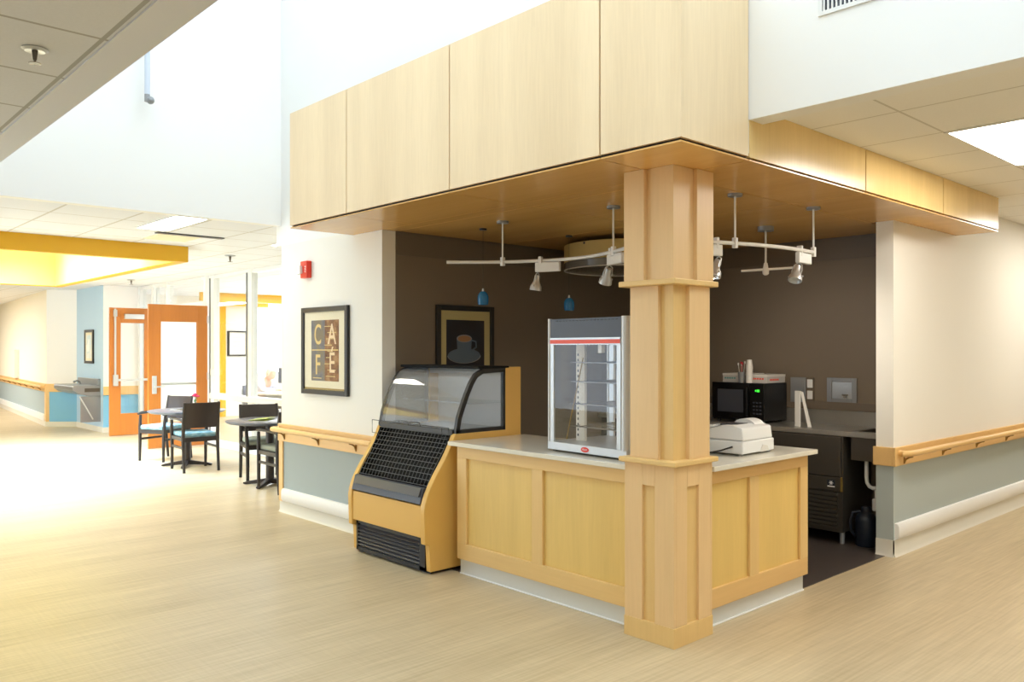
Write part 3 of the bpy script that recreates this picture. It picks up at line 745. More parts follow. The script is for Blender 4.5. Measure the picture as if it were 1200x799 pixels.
MB().tube([(-hw + .10, .07, .075), (-hw + .22, .10, zt0 - .08)], .004, 6).build('door_rod', 'gold_edge', fw_)
MB().box(0.03, .06, .08, .11, zt0 - .05, zt0 + .005).build('lamp_holder', 'white_plastic', fw_)
f = MB()
n_ = 24
f.prism([(-.0 + .033 * math.cos(2 * PI * i / n_), .036 + .016 * math.sin(2 * PI * i / n_)) for i in range(n_)], 'y', -.003, .002)
lg = f.build('emblem', 'red', fw_)
k = MB().tube([(-.02, -.0035, .034), (-.012, -.0035, .042), (-.008, -.0035, .032), (0, -.0035, .040), (.006, -.0035, .033), (.014, -.0035, .040), (.02, -.0035, .035)], .0018, 5)
k.build('emblem_script', 'white_plastic', lg)

# ================================================================== REGISTER
rg = local(thing('cash_register', 'white receipt register standing on the worktop right of the column', 'register', (-0.30, 1.02, 0.914), math.radians(2)))
# local: front faces -x (toward staff); x -.2...18  y -.19...19
MB().box(-.20, .175, -.185, .20, .012, .088, .008).build('lower_case', 'white_plastic', rg)
MB().prism([(-.19, .09), (.172, .09), (.160, .165), (.10, .182), (.02, .178), (-.06, .155), (-.19, .13)], 'y', -.170, .185).build('upper_case', 'white_plastic', rg, bevel=.008)
for x in (-.17, .15):
    for y in (-.16, .17): MB().cyl((x, y, 0), (x, y, .014), .012, seg=12).build('foot', 'gray_metal', rg)
MB().prism([(.05 + .075 * math.cos(a), .165 + .042 * math.sin(a)) for a in [PI * i / 14 for i in range(15)]], 'y', .05, .165).build('paper_cover', 'white_plastic', rg, True)
MB().box(-.03, .09, -.10, .03, .170, .184, .004).build('paper_slot', 'charcoal', rg)
MB().prism([(-.19, .134), (-.05, .162), (-.03, .180), (-.19, .158)], 'y', -.165, -.03).build('keypad_hood', 'white_plastic', rg, bevel=.004)
MB().prism([(.02, .012 + .0), (.13, .012), (.11, .045), (.05, .055)], 'x', .1745, .178).build('side_recess', 'off_white', rg)
cord = [(0.11, -.19, .055), (.05, -.23, .030), (-.04, -.26, .008), (-.16, -.27, .005), (-.26, -.20, .005)]
MB().tube(cord, .005, 8).build('power_cord', 'black', rg, True)

# ================================================================== HANDRAILS AND WALL GUARDS
def curve_bracket(mb, x, y, z, s=1):
    pass
hr = thing('handrail', 'maple handrail on a board along the left wall under the cafe picture', 'handrail', (-3.9, 0.2, 0.76))
MB().box(-4.80, -3.055, 0.215, 0.24, 0.68, 0.845, .004).box(-4.80, -4.775, .24, .37, .68, .845, .004).build('board', 'rail_wood_x', hr)
MB().tube([(-4.77, .212, .795), (-4.80, .175, .795), (-4.78, .150, .795), (-4.70, .145, .795), (-3.06, .145, .795)], .023, 14).build('rail', 'rail_wood_x', hr, True)
for x in (-4.66, -4.02, -3.40):
    MB().tube([(x, .213, .715), (x, .200, .745), (x, .175, .762), (x, .150, .770)], [.009, .008, .007, .008], 8).box(x - .010, x + .010, .209, .216, .70, .76, .002).build('bracket', 'brass', hr)
hr2 = thing('handrail', 'maple handrail on a board along the cream wall at right', 'handrail', (0.0, 6.0, 0.76))
MB().box(-0.04, -0.016, 2.757, 12.9, .68, .82, .004).box(-.185, -.0405, 2.757, 2.78, .68, .82, .004).build('board', 'rail_wood_y', hr2)
MB().tube([(-0.014, 2.83, .775), (.02, 2.815, .775), (.045, 2.84, .775), (.055, 2.92, .775), (.055, 12.9, .775)], .023, 14).build('rail', 'rail_wood_y', hr2, True)
for y in (2.91, 3.67, 4.45, 5.24, 6.03, 6.82, 7.6, 8.4, 9.2, 10.0):
    MB().tube([(-.014, y, .70), (-.002, y, .725), (.025, y, .742), (.05, y, .750)], [.009, .008, .007, .008], 8).box(-.016, -.009, y - .010, y + .010, .69, .745, .002).build('bracket', 'brass', hr2)
dirx = Vector((A0[0] - A1[0], A0[1] - A1[1])).normalized(); nrm = Vector((dirx.y, -dirx.x))
if nrm.y > 0: nrm = -nrm
def cw(t, o): return (A1[0] + dirx.x * t + nrm.x * o, A1[1] + dirx.y * t + nrm.y * o)
hr3 = thing('handrail', 'maple handrail along the far left corridor wall', 'handrail', (-20, 1.1, .78))
MB().prism([cw(0, .001), cw(14.8, .001), cw(14.8, .026), cw(0, .026)], 'z', .70, .86).build('board', 'rail_wood_x', hr3)
MB().tube([cw(.10, .03) + (.80,), cw(.08, .08) + (.80,), cw(.25, .09) + (.80,), cw(14.6, .09) + (.80,)], .024, 12).build('rail', 'rail_wood_x', hr3, True)
for t in (.5, 1.4, 2.3, 3.2, 4.1, 5.0, 6.0, 7.0):
    MB().tube([cw(t, .028) + (.72,), cw(t, .05) + (.75,), cw(t, .09) + (.775,)], .010, 8).build('bracket', 'brass', hr3)
gprof = [(0, .0), (.022, .004), (.032, .022), (.034, .062), (.032, .100), (.022, .118), (0, .122)]
g1 = MB().prism([(.24 - a, .107 + b) for a, b in gprof], 'x', -4.715, -2.975)
tag(g1.build('wall_guard', 'guard_white', None, True), 'white bumper guard low on the left wall beside the display case', 'wall guard')
g2 = MB().prism([(-.04 + a, .127 + b) for a, b in gprof], 'y', 2.80, 12.9)
tag(g2.build('wall_guard', 'guard_white', None, True), 'white bumper guard low on the cream right wall', 'wall guard')
g3 = MB().prism([cw(.1, .001), cw(14.8, .001), cw(14.8, .035), cw(.1, .035)], 'z', .112, .24)
tag(g3.build('wall_guard', 'guard_white', None), 'white bumper guard low on the far left corridor wall', 'wall guard')
dsp = thing('wall_dispenser', 'narrow white dispenser above the handrail on the far corridor wall', 'dispenser', cw(3.9, 0) + (1.0,))
p0, p1 = cw(3.75, .002), cw(4.15, .002)
MB().prism([p0, p1, cw(4.15, .10), cw(3.75, .10)], 'z', 0.88, 1.55).build('body', 'off_white', dsp)
MB().prism([cw(4.16, .01), cw(4.19, .01), cw(4.19, .08), cw(4.16, .08)], 'z', 0.98, 1.2).build('holder', 'gray_metal', dsp)

# ================================================================== PICTURES AND WALL THINGS
def picture_front(name, label, x0, x1, z0, z1, y, fwid, matw, mats, dpt=.03):
    t = thing(name, label, 'picture', ((x0 + x1) / 2, y, z0))
    f = MB()
    for a in ((x0, x0 + fwid, z0, z1), (x1 - fwid, x1, z0, z1), (x0 + fwid, x1 - fwid, z0, z0 + fwid), (x0 + fwid, x1 - fwid, z1 - fwid, z1)):
        f.box(a[0], a[1], y - dpt, y, a[2], a[3])
    f.build('frame', mats[0], t, bevel=.004)
    MB().box(x0 + fwid, x1 - fwid, y - .016, y - .002, z0 + fwid, z1 - fwid).build('mat_board', mats[1], t)
    return t
px0, px1, pz0, pz1 = -4.335, -3.538, 1.152, 1.934
pc = picture_front('framed_picture', 'black framed print of the letters CAFE on the left wall', px0, px1, pz0, pz1, .24, .045, .1, ('frame_black', 'mat_cream'))
MB().box(px0 + .046, px1 - .046, .222, .226, pz0 + .046, pz0 + .060).build('frame_lip', 'gold_edge', pc)
ax0, ax1, az0, az1 = -4.165, -3.69, 1.275, 1.815
am = (ax0 + ax1) / 2 + .0; zm = az0 + (az1 - az0) * .51
pa = MB().box(ax0, am, .2235, .226, az0, zm).box(ax0, am, .2235, .226, zm, az1).build('art_print', 'art_slate', pc)
MB().box(am, ax1, .2233, .226, az0, zm).box(am, ax1, .2233, .226, zm, az1).build('art_print', 'art_brown', pc)
for ch, x, z, mt in (('C', ax0 + .115, az1 - .135, 'art_letter'), ('A', ax1 - .115, az1 - .135, 'art_letter2'), ('F', ax0 + .115, az0 + .135, 'art_letter'), ('\u00c9', ax1 - .115, az0 + .155, 'art_letter2')):
    text_part('letter', ch, .255, mt, pc, (x, .2228, z), ROT_FRONT, .0005, .002, 0.82 if ch != 'C' else .72)
k = MB()
for i in range(9):
    z = az0 + .04 + i * .055; xx = am + .02 + .03 * math.sin(i * 2.1)
    k.box(xx, xx + .12 + .04 * math.cos(i), .2228, .2232, z, z + .006)
k.box(ax0 + .01, ax1 - .01, .2228, .2232, zm - .006, zm + .004).box(ax0 + .03, ax0 + .18, .2228, .2232, az0 + .02, az0 + .028)
k.build('print_lines', 'art_letter', pc)
MB().box(px0 + .045, px1 - .045, .2195, .2205, pz0 + .045, pz1 - .045).build('glazing', 'glass_frame', pc)

# coffee picture on the side wall, facing +X
cp = thing('framed_picture', 'black framed picture of a coffee cup on the dark side wall above the display case', 'picture', (-3.05, 1.1, 1.3))
qy0, qy1, qz0, qz1 = .777, 1.426, 1.13, 1.936; qx = -3.05
f = MB()
for a in ((qy0, qy0 + .045, qz0, qz1), (qy1 - .045, qy1, qz0, qz1), (qy0 + .045, qy1 - .045, qz0, qz0 + .045), (qy0 + .045, qy1 - .045, qz1 - .045, qz1)):
    f.box(qx, qx + .03, a[0], a[1], a[2], a[3])
f.build('frame', 'frame_black', cp, bevel=.004)
MB().box(qx + .002, qx + .014, qy0 + .045, qy1 - .045, qz0 + .045, qz1 - .045).build('mat_board', 'mat_olive', cp)
MB().box(qx + .014, qx + .016, qy0 + .11, qy1 - .11, qz0 + .12, qz1 - .125).build('art_print', 'art_night', cp)
cyc, czc = 1.085, 1.605
def disc_x(mb, y, z, ry, rz, x0, x1, n=28): return mb.prism([(y + ry * math.cos(2 * PI * i / n), z + rz * math.sin(2 * PI * i / n)) for i in range(n)], 'x', x0, x1)
disc_x(MB(), cyc - .0, czc - .105, .185, .065, qx + .016, qx + .0165).build('printed_saucer', 'cup_blue', cp)
k = MB().prism([(cyc - .085, czc + .04), (cyc + .085, czc + .04), (cyc + .075, czc - .10), (cyc + .04, czc - .135), (cyc - .04, czc - .135), (cyc - .075, czc - .10)], 'x', qx + .0165, qx + .017)
k.tube([(qx + .0168, cyc + .08, czc + .03), (qx + .0168, cyc + .13, czc + .02), (qx + .0168, cyc + .135, czc - .03), (qx + .0168, cyc + .085, czc - .06)], .008, 6)
k.build('printed_cup', 'cup_blue', cp)
disc_x(MB(), cyc, czc + .045, .086, .034, qx + .017, qx + .0175).build('printed_rim', 'gray_metal', cp)
disc_x(MB(), cyc, czc + .043, .074, .027, qx + .0175, qx + .018).build('printed_coffee', 'coffee', cp)
k = MB().tube([(qx + .017, cyc + .185 * math.cos(a), czc - .105 + .065 * math.sin(a)) for a in [PI + PI * i / 16 for i in range(17)]], .003, 5)
k.build('printed_saucer_edge', 'gray_metal', cp)

# picture on blue niche wall
np_ = picture_front('framed_picture', 'narrow black framed print on the pale blue wall above the drinking fountain', -15.0, -14.45, 1.28, 1.93, 1.32, .05, .1, ('frame_black', 'mat_cream'))
MB().box(-14.88, -14.57, 1.300, 1.304, 1.38, 1.83).build('art_print', 'art_pale', np_)

# certificate in the room behind the glass (faces +X)
cf = thing('framed_certificate', 'black framed certificate on the white wall of the room behind the glass', 'picture', (-16, 4.85, 1.3))
cy0_, cy1_, cz0_, cz1_ = 4.62, 5.08, 1.40, 1.98
f = MB()
for a in ((cy0_, cy0_ + .04, cz0_, cz1_), (cy1_ - .02, cy1_, cz0_, cz1_), (cy0_ + .04, cy1_ - .02, cz0_, cz0_ + .03), (cy0_ + .04, cy1_ - .02, cz1_ - .03, cz1_)):
    f.box(-16, -15.96, a[0], a[1], a[2], a[3])
f.build('frame', 'frame_black', cf)
MB().box(-15.999, -15.98, cy0_ + .04, cy1_ - .02, cz0_ + .03, cz1_ - .03).build('sheet', 'paper', cf)
k = MB()
for i in range(7): k.box(-15.98, -15.978, cy0_ + .12, cy1_ - .10, cz0_ + .12 + i * .05, cz0_ + .13 + i * .05)
k.build('text_lines', 'cert_line', cf)

# fire alarm
fa = thing('fire_alarm', 'small red fire alarm strobe high on the left wall', 'alarm', (-4.255, .24, 2.2))
MB().box(-4.31, -4.19, .190, .24, 2.205, 2.36, .006).build('body', 'red', fa)
MB().prism([(-4.32, 2.24), (-4.27, 2.25), (-4.27, 2.315), (-4.32, 2.325)], 'y', .165, .1905).build('strobe_lens', 'white_plastic', fa)
text_part('lettering', 'FIRE', .035, 'white_plastic', fa, (-4.215, .1895, 2.285), ROT_FRONT @ Matrix.Rotation(PI / 2, 3, 'Z'), .0006)

# atrium vent on the upper white wall at right
av = thing('air_vent', 'white slotted air vent on the upper white wall at top right', 'vent', (.95, .24, 3.14))
f = MB().box(.665, 1.28, .232, .2399, 3.145, 3.165).box(.665, 1.28, .232, .2399, 3.30, 3.32).box(.665, .685, .232, .2399, 3.165, 3.30).box(1.26, 1.28, .232, .2399, 3.165, 3.30)
f.build('frame', 'white_metal', av)
MB().box(.685, 1.26, .238, .2399, 3.165, 3.30).build('dark_core', 'charcoal', av)
k = MB()
for i in range(28): k.box(.69 + i * .0205, .698 + i * .0205, .2335, .238, 3.165, 3.30)
k.build('slats', 'white_metal', av)
hs = thing('hanging_rod', 'thin white rod with a grey tip hanging in front of the tall white wall', 'rod', (-4.62, -1.06, 3.62))
MB().cyl((-4.62, -1.06, 3.70), (-4.62, -1.06, 6.2), .022, seg=12).build('stem', 'stem_blue', hs, True)
MB().cyl((-4.62, -1.06, 3.64), (-4.62, -1.06, 3.70), .022, seg=12).ball((-4.60, -1.04, 3.65), .032).build('tip', 'gray_metal', hs, True)

# sprinklers
def sprinkler(x, y, z, label, s=1.0):
    t = thing('sprinkler', label, 'sprinkler', (x, y, z), group=None)
    MB().lathe([(0, 0), (.04 * s, 0), (.043 * s, -.004 * s), (.032 * s, -.010 * s), (.016 * s, -.007 * s), (0, -.006 * s)], (x, y, z)).build('escutcheon', 'steel_light', t, True)
    MB().cyl((x, y, z - .006 * s), (x, y, z - .040 * s), .010 * s, .006 * s, seg=10).cyl((x, y, z - .05 * s), (x, y, z - .052 * s), .02 * s, seg=14).cyl((x - .008 * s, y, z - .03 * s), (x - .004 * s, y, z - .052 * s), .0025 * s, seg=6).cyl((x + .008 * s, y, z - .03 * s), (x + .004 * s, y, z - .052 * s), .0025 * s, seg=6).build('head', 'dark_steel', t, True)
sprinkler(-1.12, -2.687, 2.75, 'chrome sprinkler on the beige ceiling tile at upper left', 1.15)
sprinkler(-7.6, .98, 2.75, 'small sprinkler on the white ceiling above the dining tables, nearer the left wall', 1.6)
sprinkler(-12.3, 1.3, 2.75, 'small sprinkler on the white ceiling above the farther open door', 1.6)

# ceiling troffers
def troffer(x0, x1, y0, y1, z, label):
    t = thing('ceiling_light', label, 'ceiling light', ((x0 + x1) / 2, (y0 + y1) / 2, z), group=None)
    f = MB(); e = .018
    f.box(x0 - e, x0, y0 - e, y1 + e, z - .008, z).box(x1, x1 + e, y0 - e, y1 + e, z - .008, z).box(x0, x1, y0 - e, y0, z - .008, z).box(x0, x1, y1, y1 + e, z - .008, z)
    f.build('frame', 'white_metal', t)
    MB().box(x0, x1, y0, y1, z - .006, z - .0005).build('diffuser', 'troffer', t)
troffer(.79, 1.38, 1.53, 2.75, 2.80, 'square white ceiling light in the beige ceiling at upper right')
troffer(-5.86, -4.86, -.73, -.44, 2.75, 'narrow white ceiling light in the white tiles left of the wood canopy')
troffer(.79, 1.38, 5.2, 6.4, 2.80, 'white ceiling light farther down the right corridor')
troffer(.79, 1.38, 8.8, 10.0, 2.80, 'white ceiling light near the end of the right corridor')
troffer(3.2, 3.8, 2.0, 3.2, 2.80, 'added unseen ceiling light brightening the right corridor from its far side')  # extra fixture out of view, added to brighten the right corridor
troffer(.6, 1.2, -6.0, -4.8, 2.75, 'white ceiling light over the near walkway behind the viewer')
troffer(3.6, 4.2, -6.0, -4.8, 2.75, 'white ceiling light over the right of the near walkway')
troffer(-2.45, -2.2, -5.9, -5.3, 2.75, 'added unseen ceiling light over the left of the near walkway')  # added fixture out of view, kept for its light on the left wall
# ceiling vent
cv = thing('ceiling_vent', 'dark slotted vent in the white ceiling beside the narrow light', 'vent', (-6.3, -.2, 2.75))
MB().box(-6.62, -6.05, -.42, .02, 2.742, 2.7495).build('plate', 'mat_cream', cv)
MB().box(-6.10, -6.02, -.48, .22, 2.738, 2.7495).build('slot', 'charcoal', cv)
rc = thing('ceiling_light', 'small round recessed light in the white ceiling near the left wall', 'ceiling light', (-6.2, .95, 2.75))
MB().lathe([(.11, -.004), (.09, -.010), (.085, -.001)], (-6.2, .95, 2.75)).build('trim_ring', 'white_metal', rc, True)
MB().cyl((-6.2, .95, 2.744), (-6.2, .95, 2.7495), .086, seg=24).build('lens', 'troffer', rc)

# yellow light well
yw = thing('light_well', 'yellow box shaped light well hanging in the dining area ceiling', 'light well', ((WX0 + WX1) / 2, (WY0 + WY1) / 2, 2.571))
zb_ = 2.571
f = MB()
f.box(WX1 - .11, WX1, WY0, WY1, zb_, 2.752).box(WX0, WX0 + .11, WY0, WY1, zb_, 2.752)
f.box(WX0 + .11, WX1 - .11, WY1 - .11, WY1, zb_, 2.752).box(WX0 + .11, WX1 - .11, WY0, WY0 + .11, zb_, 2.752)
f.build('outer_band', 'yellow', yw)
f = MB()
f.box(WX1 - .125, WX1 - .111, WY0 + .11, WY1 - .11, zb_ + .01, 3.35).box(WX0 + .111, WX0 + .125, WY0 + .11, WY1 - .11, zb_ + .01, 3.35)
f.box(WX0 + .125, WX1 - .125, WY1 - .125, WY1 - .111, zb_ + .01, 3.35).box(WX0 + .125, WX1 - .125, WY0 + .111, WY0 + .125, zb_ + .01, 3.35)
f.build('inner_lining', 'yellow_in', yw)
MB().box(WX0, WX1, WY0, WY1, 3.35, 3.37).build('lit_lid', 'well_light', yw)

# ================================================================== TRACK LIGHTING
tl = thing('track_light', 'curved white track light rail hanging under the wood soffit around the column', 'track light', (-1.0, .8, 2.2))
RZ = 2.215; ZC = CB - .004
rods = [(-2.06, .66), (-1.06, .765), (-.262, .985), (-.168, 1.80)]
ctrl = [(-2.36, .36), (-2.06, .66), (-1.72, .84), (-1.40, .87), (-1.06, .765), (-.76, .62), (-.52, .60), (-.36, .75), (-.262, .985), (-.19, 1.25), (-.160, 1.52), (-.168, 1.80)]
def spline(c, n=8):
    out = []
    P = [c[0]] + list(c) + [c[-1]]
    for i in range(1, len(P) - 2):
        for k in range(n):
            t = k / n
            out.append(tuple(.5 * ((2 * P[i][j]) + (-P[i - 1][j] + P[i + 1][j]) * t + (2 * P[i - 1][j] - 5 * P[i][j] + 4 * P[i + 1][j] - P[i + 2][j]) * t * t + (-P[i - 1][j] + 3 * P[i][j] - 3 * P[i + 1][j] + P[i + 2][j]) * t ** 3) for j in range(len(c[0]))))
    out.append(c[-1]); return out
rail_pts = spline(ctrl)
MB().tube([(x, y, RZ) for x, y in rail_pts], .0125, 10).build('rail', 'white_metal', tl, True)
for x, y in rods:
    r_ = MB().cyl((x, y, RZ + .01), (x, y, ZC - .01), .0065, seg=12).build('drop_rod', 'white_metal', tl, True)
    MB().cyl((x, y, ZC - .016), (x, y, ZC), .045, .045, seg=24).build('ceiling_canopy', 'gray_metal', r_, True)
    MB().box(x - .014, x + .014, y - .014, y + .014, RZ - .03, RZ + .035, .003).build('rail_connector', 'white_metal', r_)

def spot(x, y, ang, tilt, label, cased=1):
    t = thing('track_spotlight', label, 'spotlight', (x, y, RZ), 0, 'spotlights clipped to the curved track rail')
    dx, dy = math.cos(ang), math.sin(ang)
    R = Matrix.Rotation(ang, 3, 'Z')
    MB().box(-.04, .16, -.016, .016, -.085, -.014, .006, rot=R, loc=(x, y, RZ)).build('transformer', 'white_metal', t)
    MB().box(-.012, .012, -.018, .018, -.04, .03, .003, rot=R, loc=(x, y, RZ)).build('clip', 'white_metal', t)
    # yoke and lamp
    p = Vector((x, y, RZ - .085)) + Vector((-dx * .022, -dy * .022, 0))
    tl_ = Matrix.Rotation(ang, 3, 'Z') @ Matrix.Rotation(tilt, 3, 'Y')
    k = MB()
    q = lambda v: tuple(p + tl_ @ Vector(v))
    k.tube([q((.0, 0, .0)), q((.0, .026, -.018)), q((.0, .034, -.06)), q((.0, .03, -.10))], .004, 8)
    k.tube([q((.0, 0, .0)), q((.0, -.026, -.018)), q((.0, -.034, -.06)), q((.0, -.03, -.10))], .004, 8)
    k.build('yoke', 'silver', t, True)
    k = MB()
    prof = [(.0, -.022), (.020, -.025), (.023, -.066), (.028, -.080), (.042, -.105), (.046, -.135), (.040, -.137), (.032, -.118), (0, -.116)]
    k.lathe(prof, seg=20)
    for v in k.bm.verts: v.co = Vector(q(v.co))
    lh = k.build('lamp_head', 'silver', t, True)
    k = MB()
    k.cyl(q((0, -.05, -.105)), q((0, .05, -.105)), .006, seg=10)
    k.build('pivot', 'silver', t)
    return t
spot(-1.80, .805, math.radians(20), 0.15, 'track spotlight at the left end of the curved rail')
spot(-1.10, .79, math.radians(-20), 0.5, 'track spotlight on the rail just left of the column')
spot(-.315, .86, math.radians(-105), -0.35, 'track spotlight on the rail just right of the column')
spot(-.17, 1.62, math.radians(95), 0.45, 'track spotlight near the right end of the curved rail')

t2 = thing('track_light', 'short beige cross bar light on a single stem behind the track rail', 'track light', (-.86, 2.36, 2.18))
cx_, cy_ = -.86, 2.37
r_ = MB().cyl((cx_, cy_, 2.20), (cx_, cy_, ZC), .008, seg=12).build('drop_rod', 'off_white', t2, True)
MB().cyl((cx_, cy_, ZC - .035), (cx_, cy_, ZC), .062, .062, seg=28).build('ceiling_canopy', 'gray_metal', r_, True)
MB().lathe([(0, .06), (.014, .055), (.02, .02), (.026, 0), (.024, -.03), (.012, -.04), (0, -.04)], (cx_, cy_, 2.18)).build('hub', 'off_white', t2, True)
dxb, dyb = .735, .678
MB().tube([(cx_ - dxb * .19 , cy_ - dyb * .19, 2.175), (cx_, cy_, 2.185), (cx_ + dxb * .26, cy_ + dyb * .26, 2.20)], .010, 10).build('cross_bar', 'off_white', t2, True)

# drum pendant and blue pendants
dpn = thing('drum_pendant', 'wide round drum pendant light under the soffit left of the column', 'pendant light', (-1.95, 1.75, 2.25))
dcx, dcy, dr = -2.17, 2.24, .55
k = MB().lathe([(dr, 2.325), (dr, 2.475), (dr - .01, 2.475), (dr - .01, 2.325), (dr, 2.325)], (dcx, dcy, 0), 48)
k.build('shade', 'drum_fabric', dpn, True)
MB().lathe([(dr - .002, 2.322), (dr - .002, 2.265), (dr - .012, 2.262), (0, 2.262), (0, 2.272), (dr - .02, 2.274), (dr - .016, 2.322)], (dcx, dcy, 0), 48).build('diffuser', 'drum_glass', dpn, True)
MB().lathe([(dr + .001, 2.262), (dr + .003, 2.256), (dr - .008, 2.254), (dr - .012, 2.262)], (dcx, dcy, 0), 48).build('rim', 'off_white', dpn, True)
k = MB()
for a in (0, 2 * PI / 3, 4 * PI / 3): k.cyl((dcx + .35 * math.cos(a), dcy + .35 * math.sin(a), 2.47), (dcx + .35 * math.cos(a), dcy + .35 * math.sin(a), ZC), .004, seg=8)
k.cyl((dcx, dcy, ZC - .02), (dcx, dcy, ZC), .06, seg=20).box(dcx - .55, dcx + .55, dcy - .01, dcy + .01, 2.45, 2.47).box(dcx - .01, dcx + .01, dcy - .55, dcy + .55, 2.45, 2.47)
k.build('suspension', 'black_metal', dpn)
def pendant(x, y, zb, label):
    t = thing('glass_pendant', label, 'pendant light', (x, y, zb), group='blue glass pendants in the cafe')
    MB().lathe([(.039, 0), (.044, .025), (.044, .065), (.038, .085), (.024, .102), (.012, .108), (.010, .104), (.034, .08), (.040, .055), (.035, 0), (.039, 0)], (x, y, zb)).build('shade', 'pendant', t, True)
    MB().cyl((x, y, zb + .103), (x, y, zb + .130), .010, .007, seg=12).build('socket', 'silver', t, True)
    MB().cyl((x, y, zb + .128), (x, y, ZC), .0012, seg=6).cyl((x, y, ZC - .012), (x, y, ZC), .03, seg=16).build('cord', 'black', t)
pendant(-2.45, .80, 1.912, 'blue glass pendant hanging above the coffee picture')
pendant(-2.26, 1.60, 1.885, 'blue glass pendant hanging behind the food warmer')

# ================================================================== BACK COUNTER OF THE CAFE
wt = thing('steel_worktop', 'stainless steel back worktop with sink along the dark cafe wall', 'worktop', (-1.6, 3.1, .86))
k = MB().box(-3.04, -.44, 2.85, 3.385, .865, .905).box(-.44, -.175, 2.85, 2.95, .865, .905).box(-.44, -.175, 3.30, 3.385, .865, .905)
k.build('top', 'steel', wt, bevel=.004)
MB().box(-.44, -.40, 2.95, 3.30, .68, .904).box(-.40, -.175, 2.95, 2.96, .68, .904).box(-.40, -.175, 3.29, 3.30, .68, .904).box(-.40, -.175, 2.96, 3.29, .68, .69).build('sink_bowl', 'dark_steel', wt)
MB().box(-.42, -.175, 2.90, 2.92, .68, .864).build('sink_apron', 'dark_steel', wt)
MB().box(-3.04, -.175, 3.385, 3.399, .865, 1.028).build('backsplash', 'steel', wt)
im = thing('ice_machine', 'black undercounter ice machine with slatted grille below the steel worktop', 'ice machine', (-.78, 3.1, 0))
ix0, ix1, iy = -1.09, -.465, 2.845
MB().box(ix0, ix1, iy + .012, 3.36, .10, .862).build('cabinet', 'ice_black', im, bevel=.004)
MB().box(ix0, ix1 - .012, iy - .012, iy + .011, .54, .858, .006).build('door', 'ice_black', im)
MB().box(ix0, ix1 - .012, iy - .010, iy + .011, .425, .535, .004).build('control_panel', 'ice_black', im)
f = MB().box(ix0, ix1, iy + .002, iy + .011, .10, .42)
for i in range(9):
    z = .125 + i * .033
    f.prism([(iy - .012, z), (iy - .012, z + .018), (iy + .003, z + .026), (iy + .003, z + .008)], 'x', ix0 + .01, ix1 - .04)
f.build('grille', 'ice_black', im)
MB().box(ix1 - .012, ix1, iy - .012, iy + .011, .425, .54, .002).build('edge_strip', 'gold_edge', im)
e_ = MB().box(ix1 - .12, ix1 - .055, iy - .012, iy - .010, .455, .515).build('badge', 'navy', im)
k = MB()
for i in range(3):
    a = PI * i / 3
    k.box(-.018, .018, -.0005, .0005, -.003, .003, rot=Matrix.Rotation(a, 3, 'Y'), loc=(ix1 - .0875, iy - .0125, .490))
k.box(ix1 - .118, ix1 - .057, iy - .0125, iy - .0120, .457, .467)
k.build('badge_mark', 'white_plastic', e_)
for x in (ix0 + .05, ix1 - .03):
    for y in (iy + .06, 3.30): MB().cyl((x, y, .003), (x, y, .10), .018, .022, seg=12).build('leg', 'steel_light', im, True)
bc = thing('base_cabinet', 'black cabinet under the steel worktop left of the ice machine', 'cabinet', (-2.0, 3.1, 0))
MB().box(-3.03, -1.12, 2.90, 3.37, .08, .862).build('body', 'black_metal', bc, bevel=.004)
MB().box(-3.0, -1.15, 2.96, 3.3, .003, .08).build('toe_base', 'black', bc)
for i in range(3):
    x0 = -3.02 + i * .632
    dd = MB().box(x0, x0 + .62, 2.882, 2.899, .10, .74, .003).build('door', 'black_metal', bc)
    MB().cyl((x0 + .55, 2.87, .55), (x0 + .55, 2.87, .68), .006, seg=8).build('handle', 'steel', dd)
cpn = thing('control_plate', 'small grey and white control plate under the front edge of the worktop', 'control plate', (-1.24, 2.89, .8))
MB().box(-1.36, -1.16, 2.880, 2.899, .755, .852, .003).build('plate', 'box_gray', cpn)
for i in range(3): MB().box(-1.34 + i * .06, -1.30 + i * .06, 2.874, 2.880, .775, .835).build('switch', ('charcoal', 'paper', 'charcoal')[i], cpn)
# microwave
mw = thing('microwave', 'black microwave oven with green clock on the steel worktop', 'microwave', (-1.46, 3.15, .905))
mx0, mx1, my0, my1, mz0, mz1 = -1.75, -1.225, 2.96, 3.355, .925, 1.258
MB().box(mx0, mx1, my0 + .02, my1, mz0, mz1).build('case', 'black', mw, bevel=.005)
MB().box(mx0, mx1 - .14, my0, my0 + .019, mz0 + .01, mz1, .004).build('door', 'black_gloss', mw)
MB().box(mx0 + .06, mx1 - .20, my0 - .002, my0, mz0 + .07, mz1 - .06).build('door_window', 'charcoal', mw)
cpn2 = MB().box(mx1 - .138, mx1, my0, my0 + .019, mz0 + .01, mz1, .004).build('control_panel', 'black_gloss', mw)
MB().box(mx1 - .082, mx1 - .072, my0 - .0015, my0, mz1 - .074, mz1 - .058).box(mx1 - .066, mx1 - .040, my0 - .0015, my0, mz1 - .076, mz1 - .056).build('clock_display', 'led_green', cpn2)
k = MB()
for i in range(4):
    for j in range(3): k.box(mx1 - .105 + j * .032, mx1 - .085 + j * .032, my0 - .0015, my0, mz0 + .06 + i * .032, mz0 + .074 + i * .032)
k.build('keypad', 'charcoal', cpn2)
MB().box(mx1 - .165, mx1 - .150, my0 - .022, my0 - .006, mz0 + .04, mz1 - .04, .004).build('handle', 'black', mw)
for x in (mx0 + .04, mx1 - .04):
    for y in (my0 + .06, my1 - .05): MB().cyl((x, y, .9055), (x, y, .926), .014, seg=10).build('foot', 'black', mw)
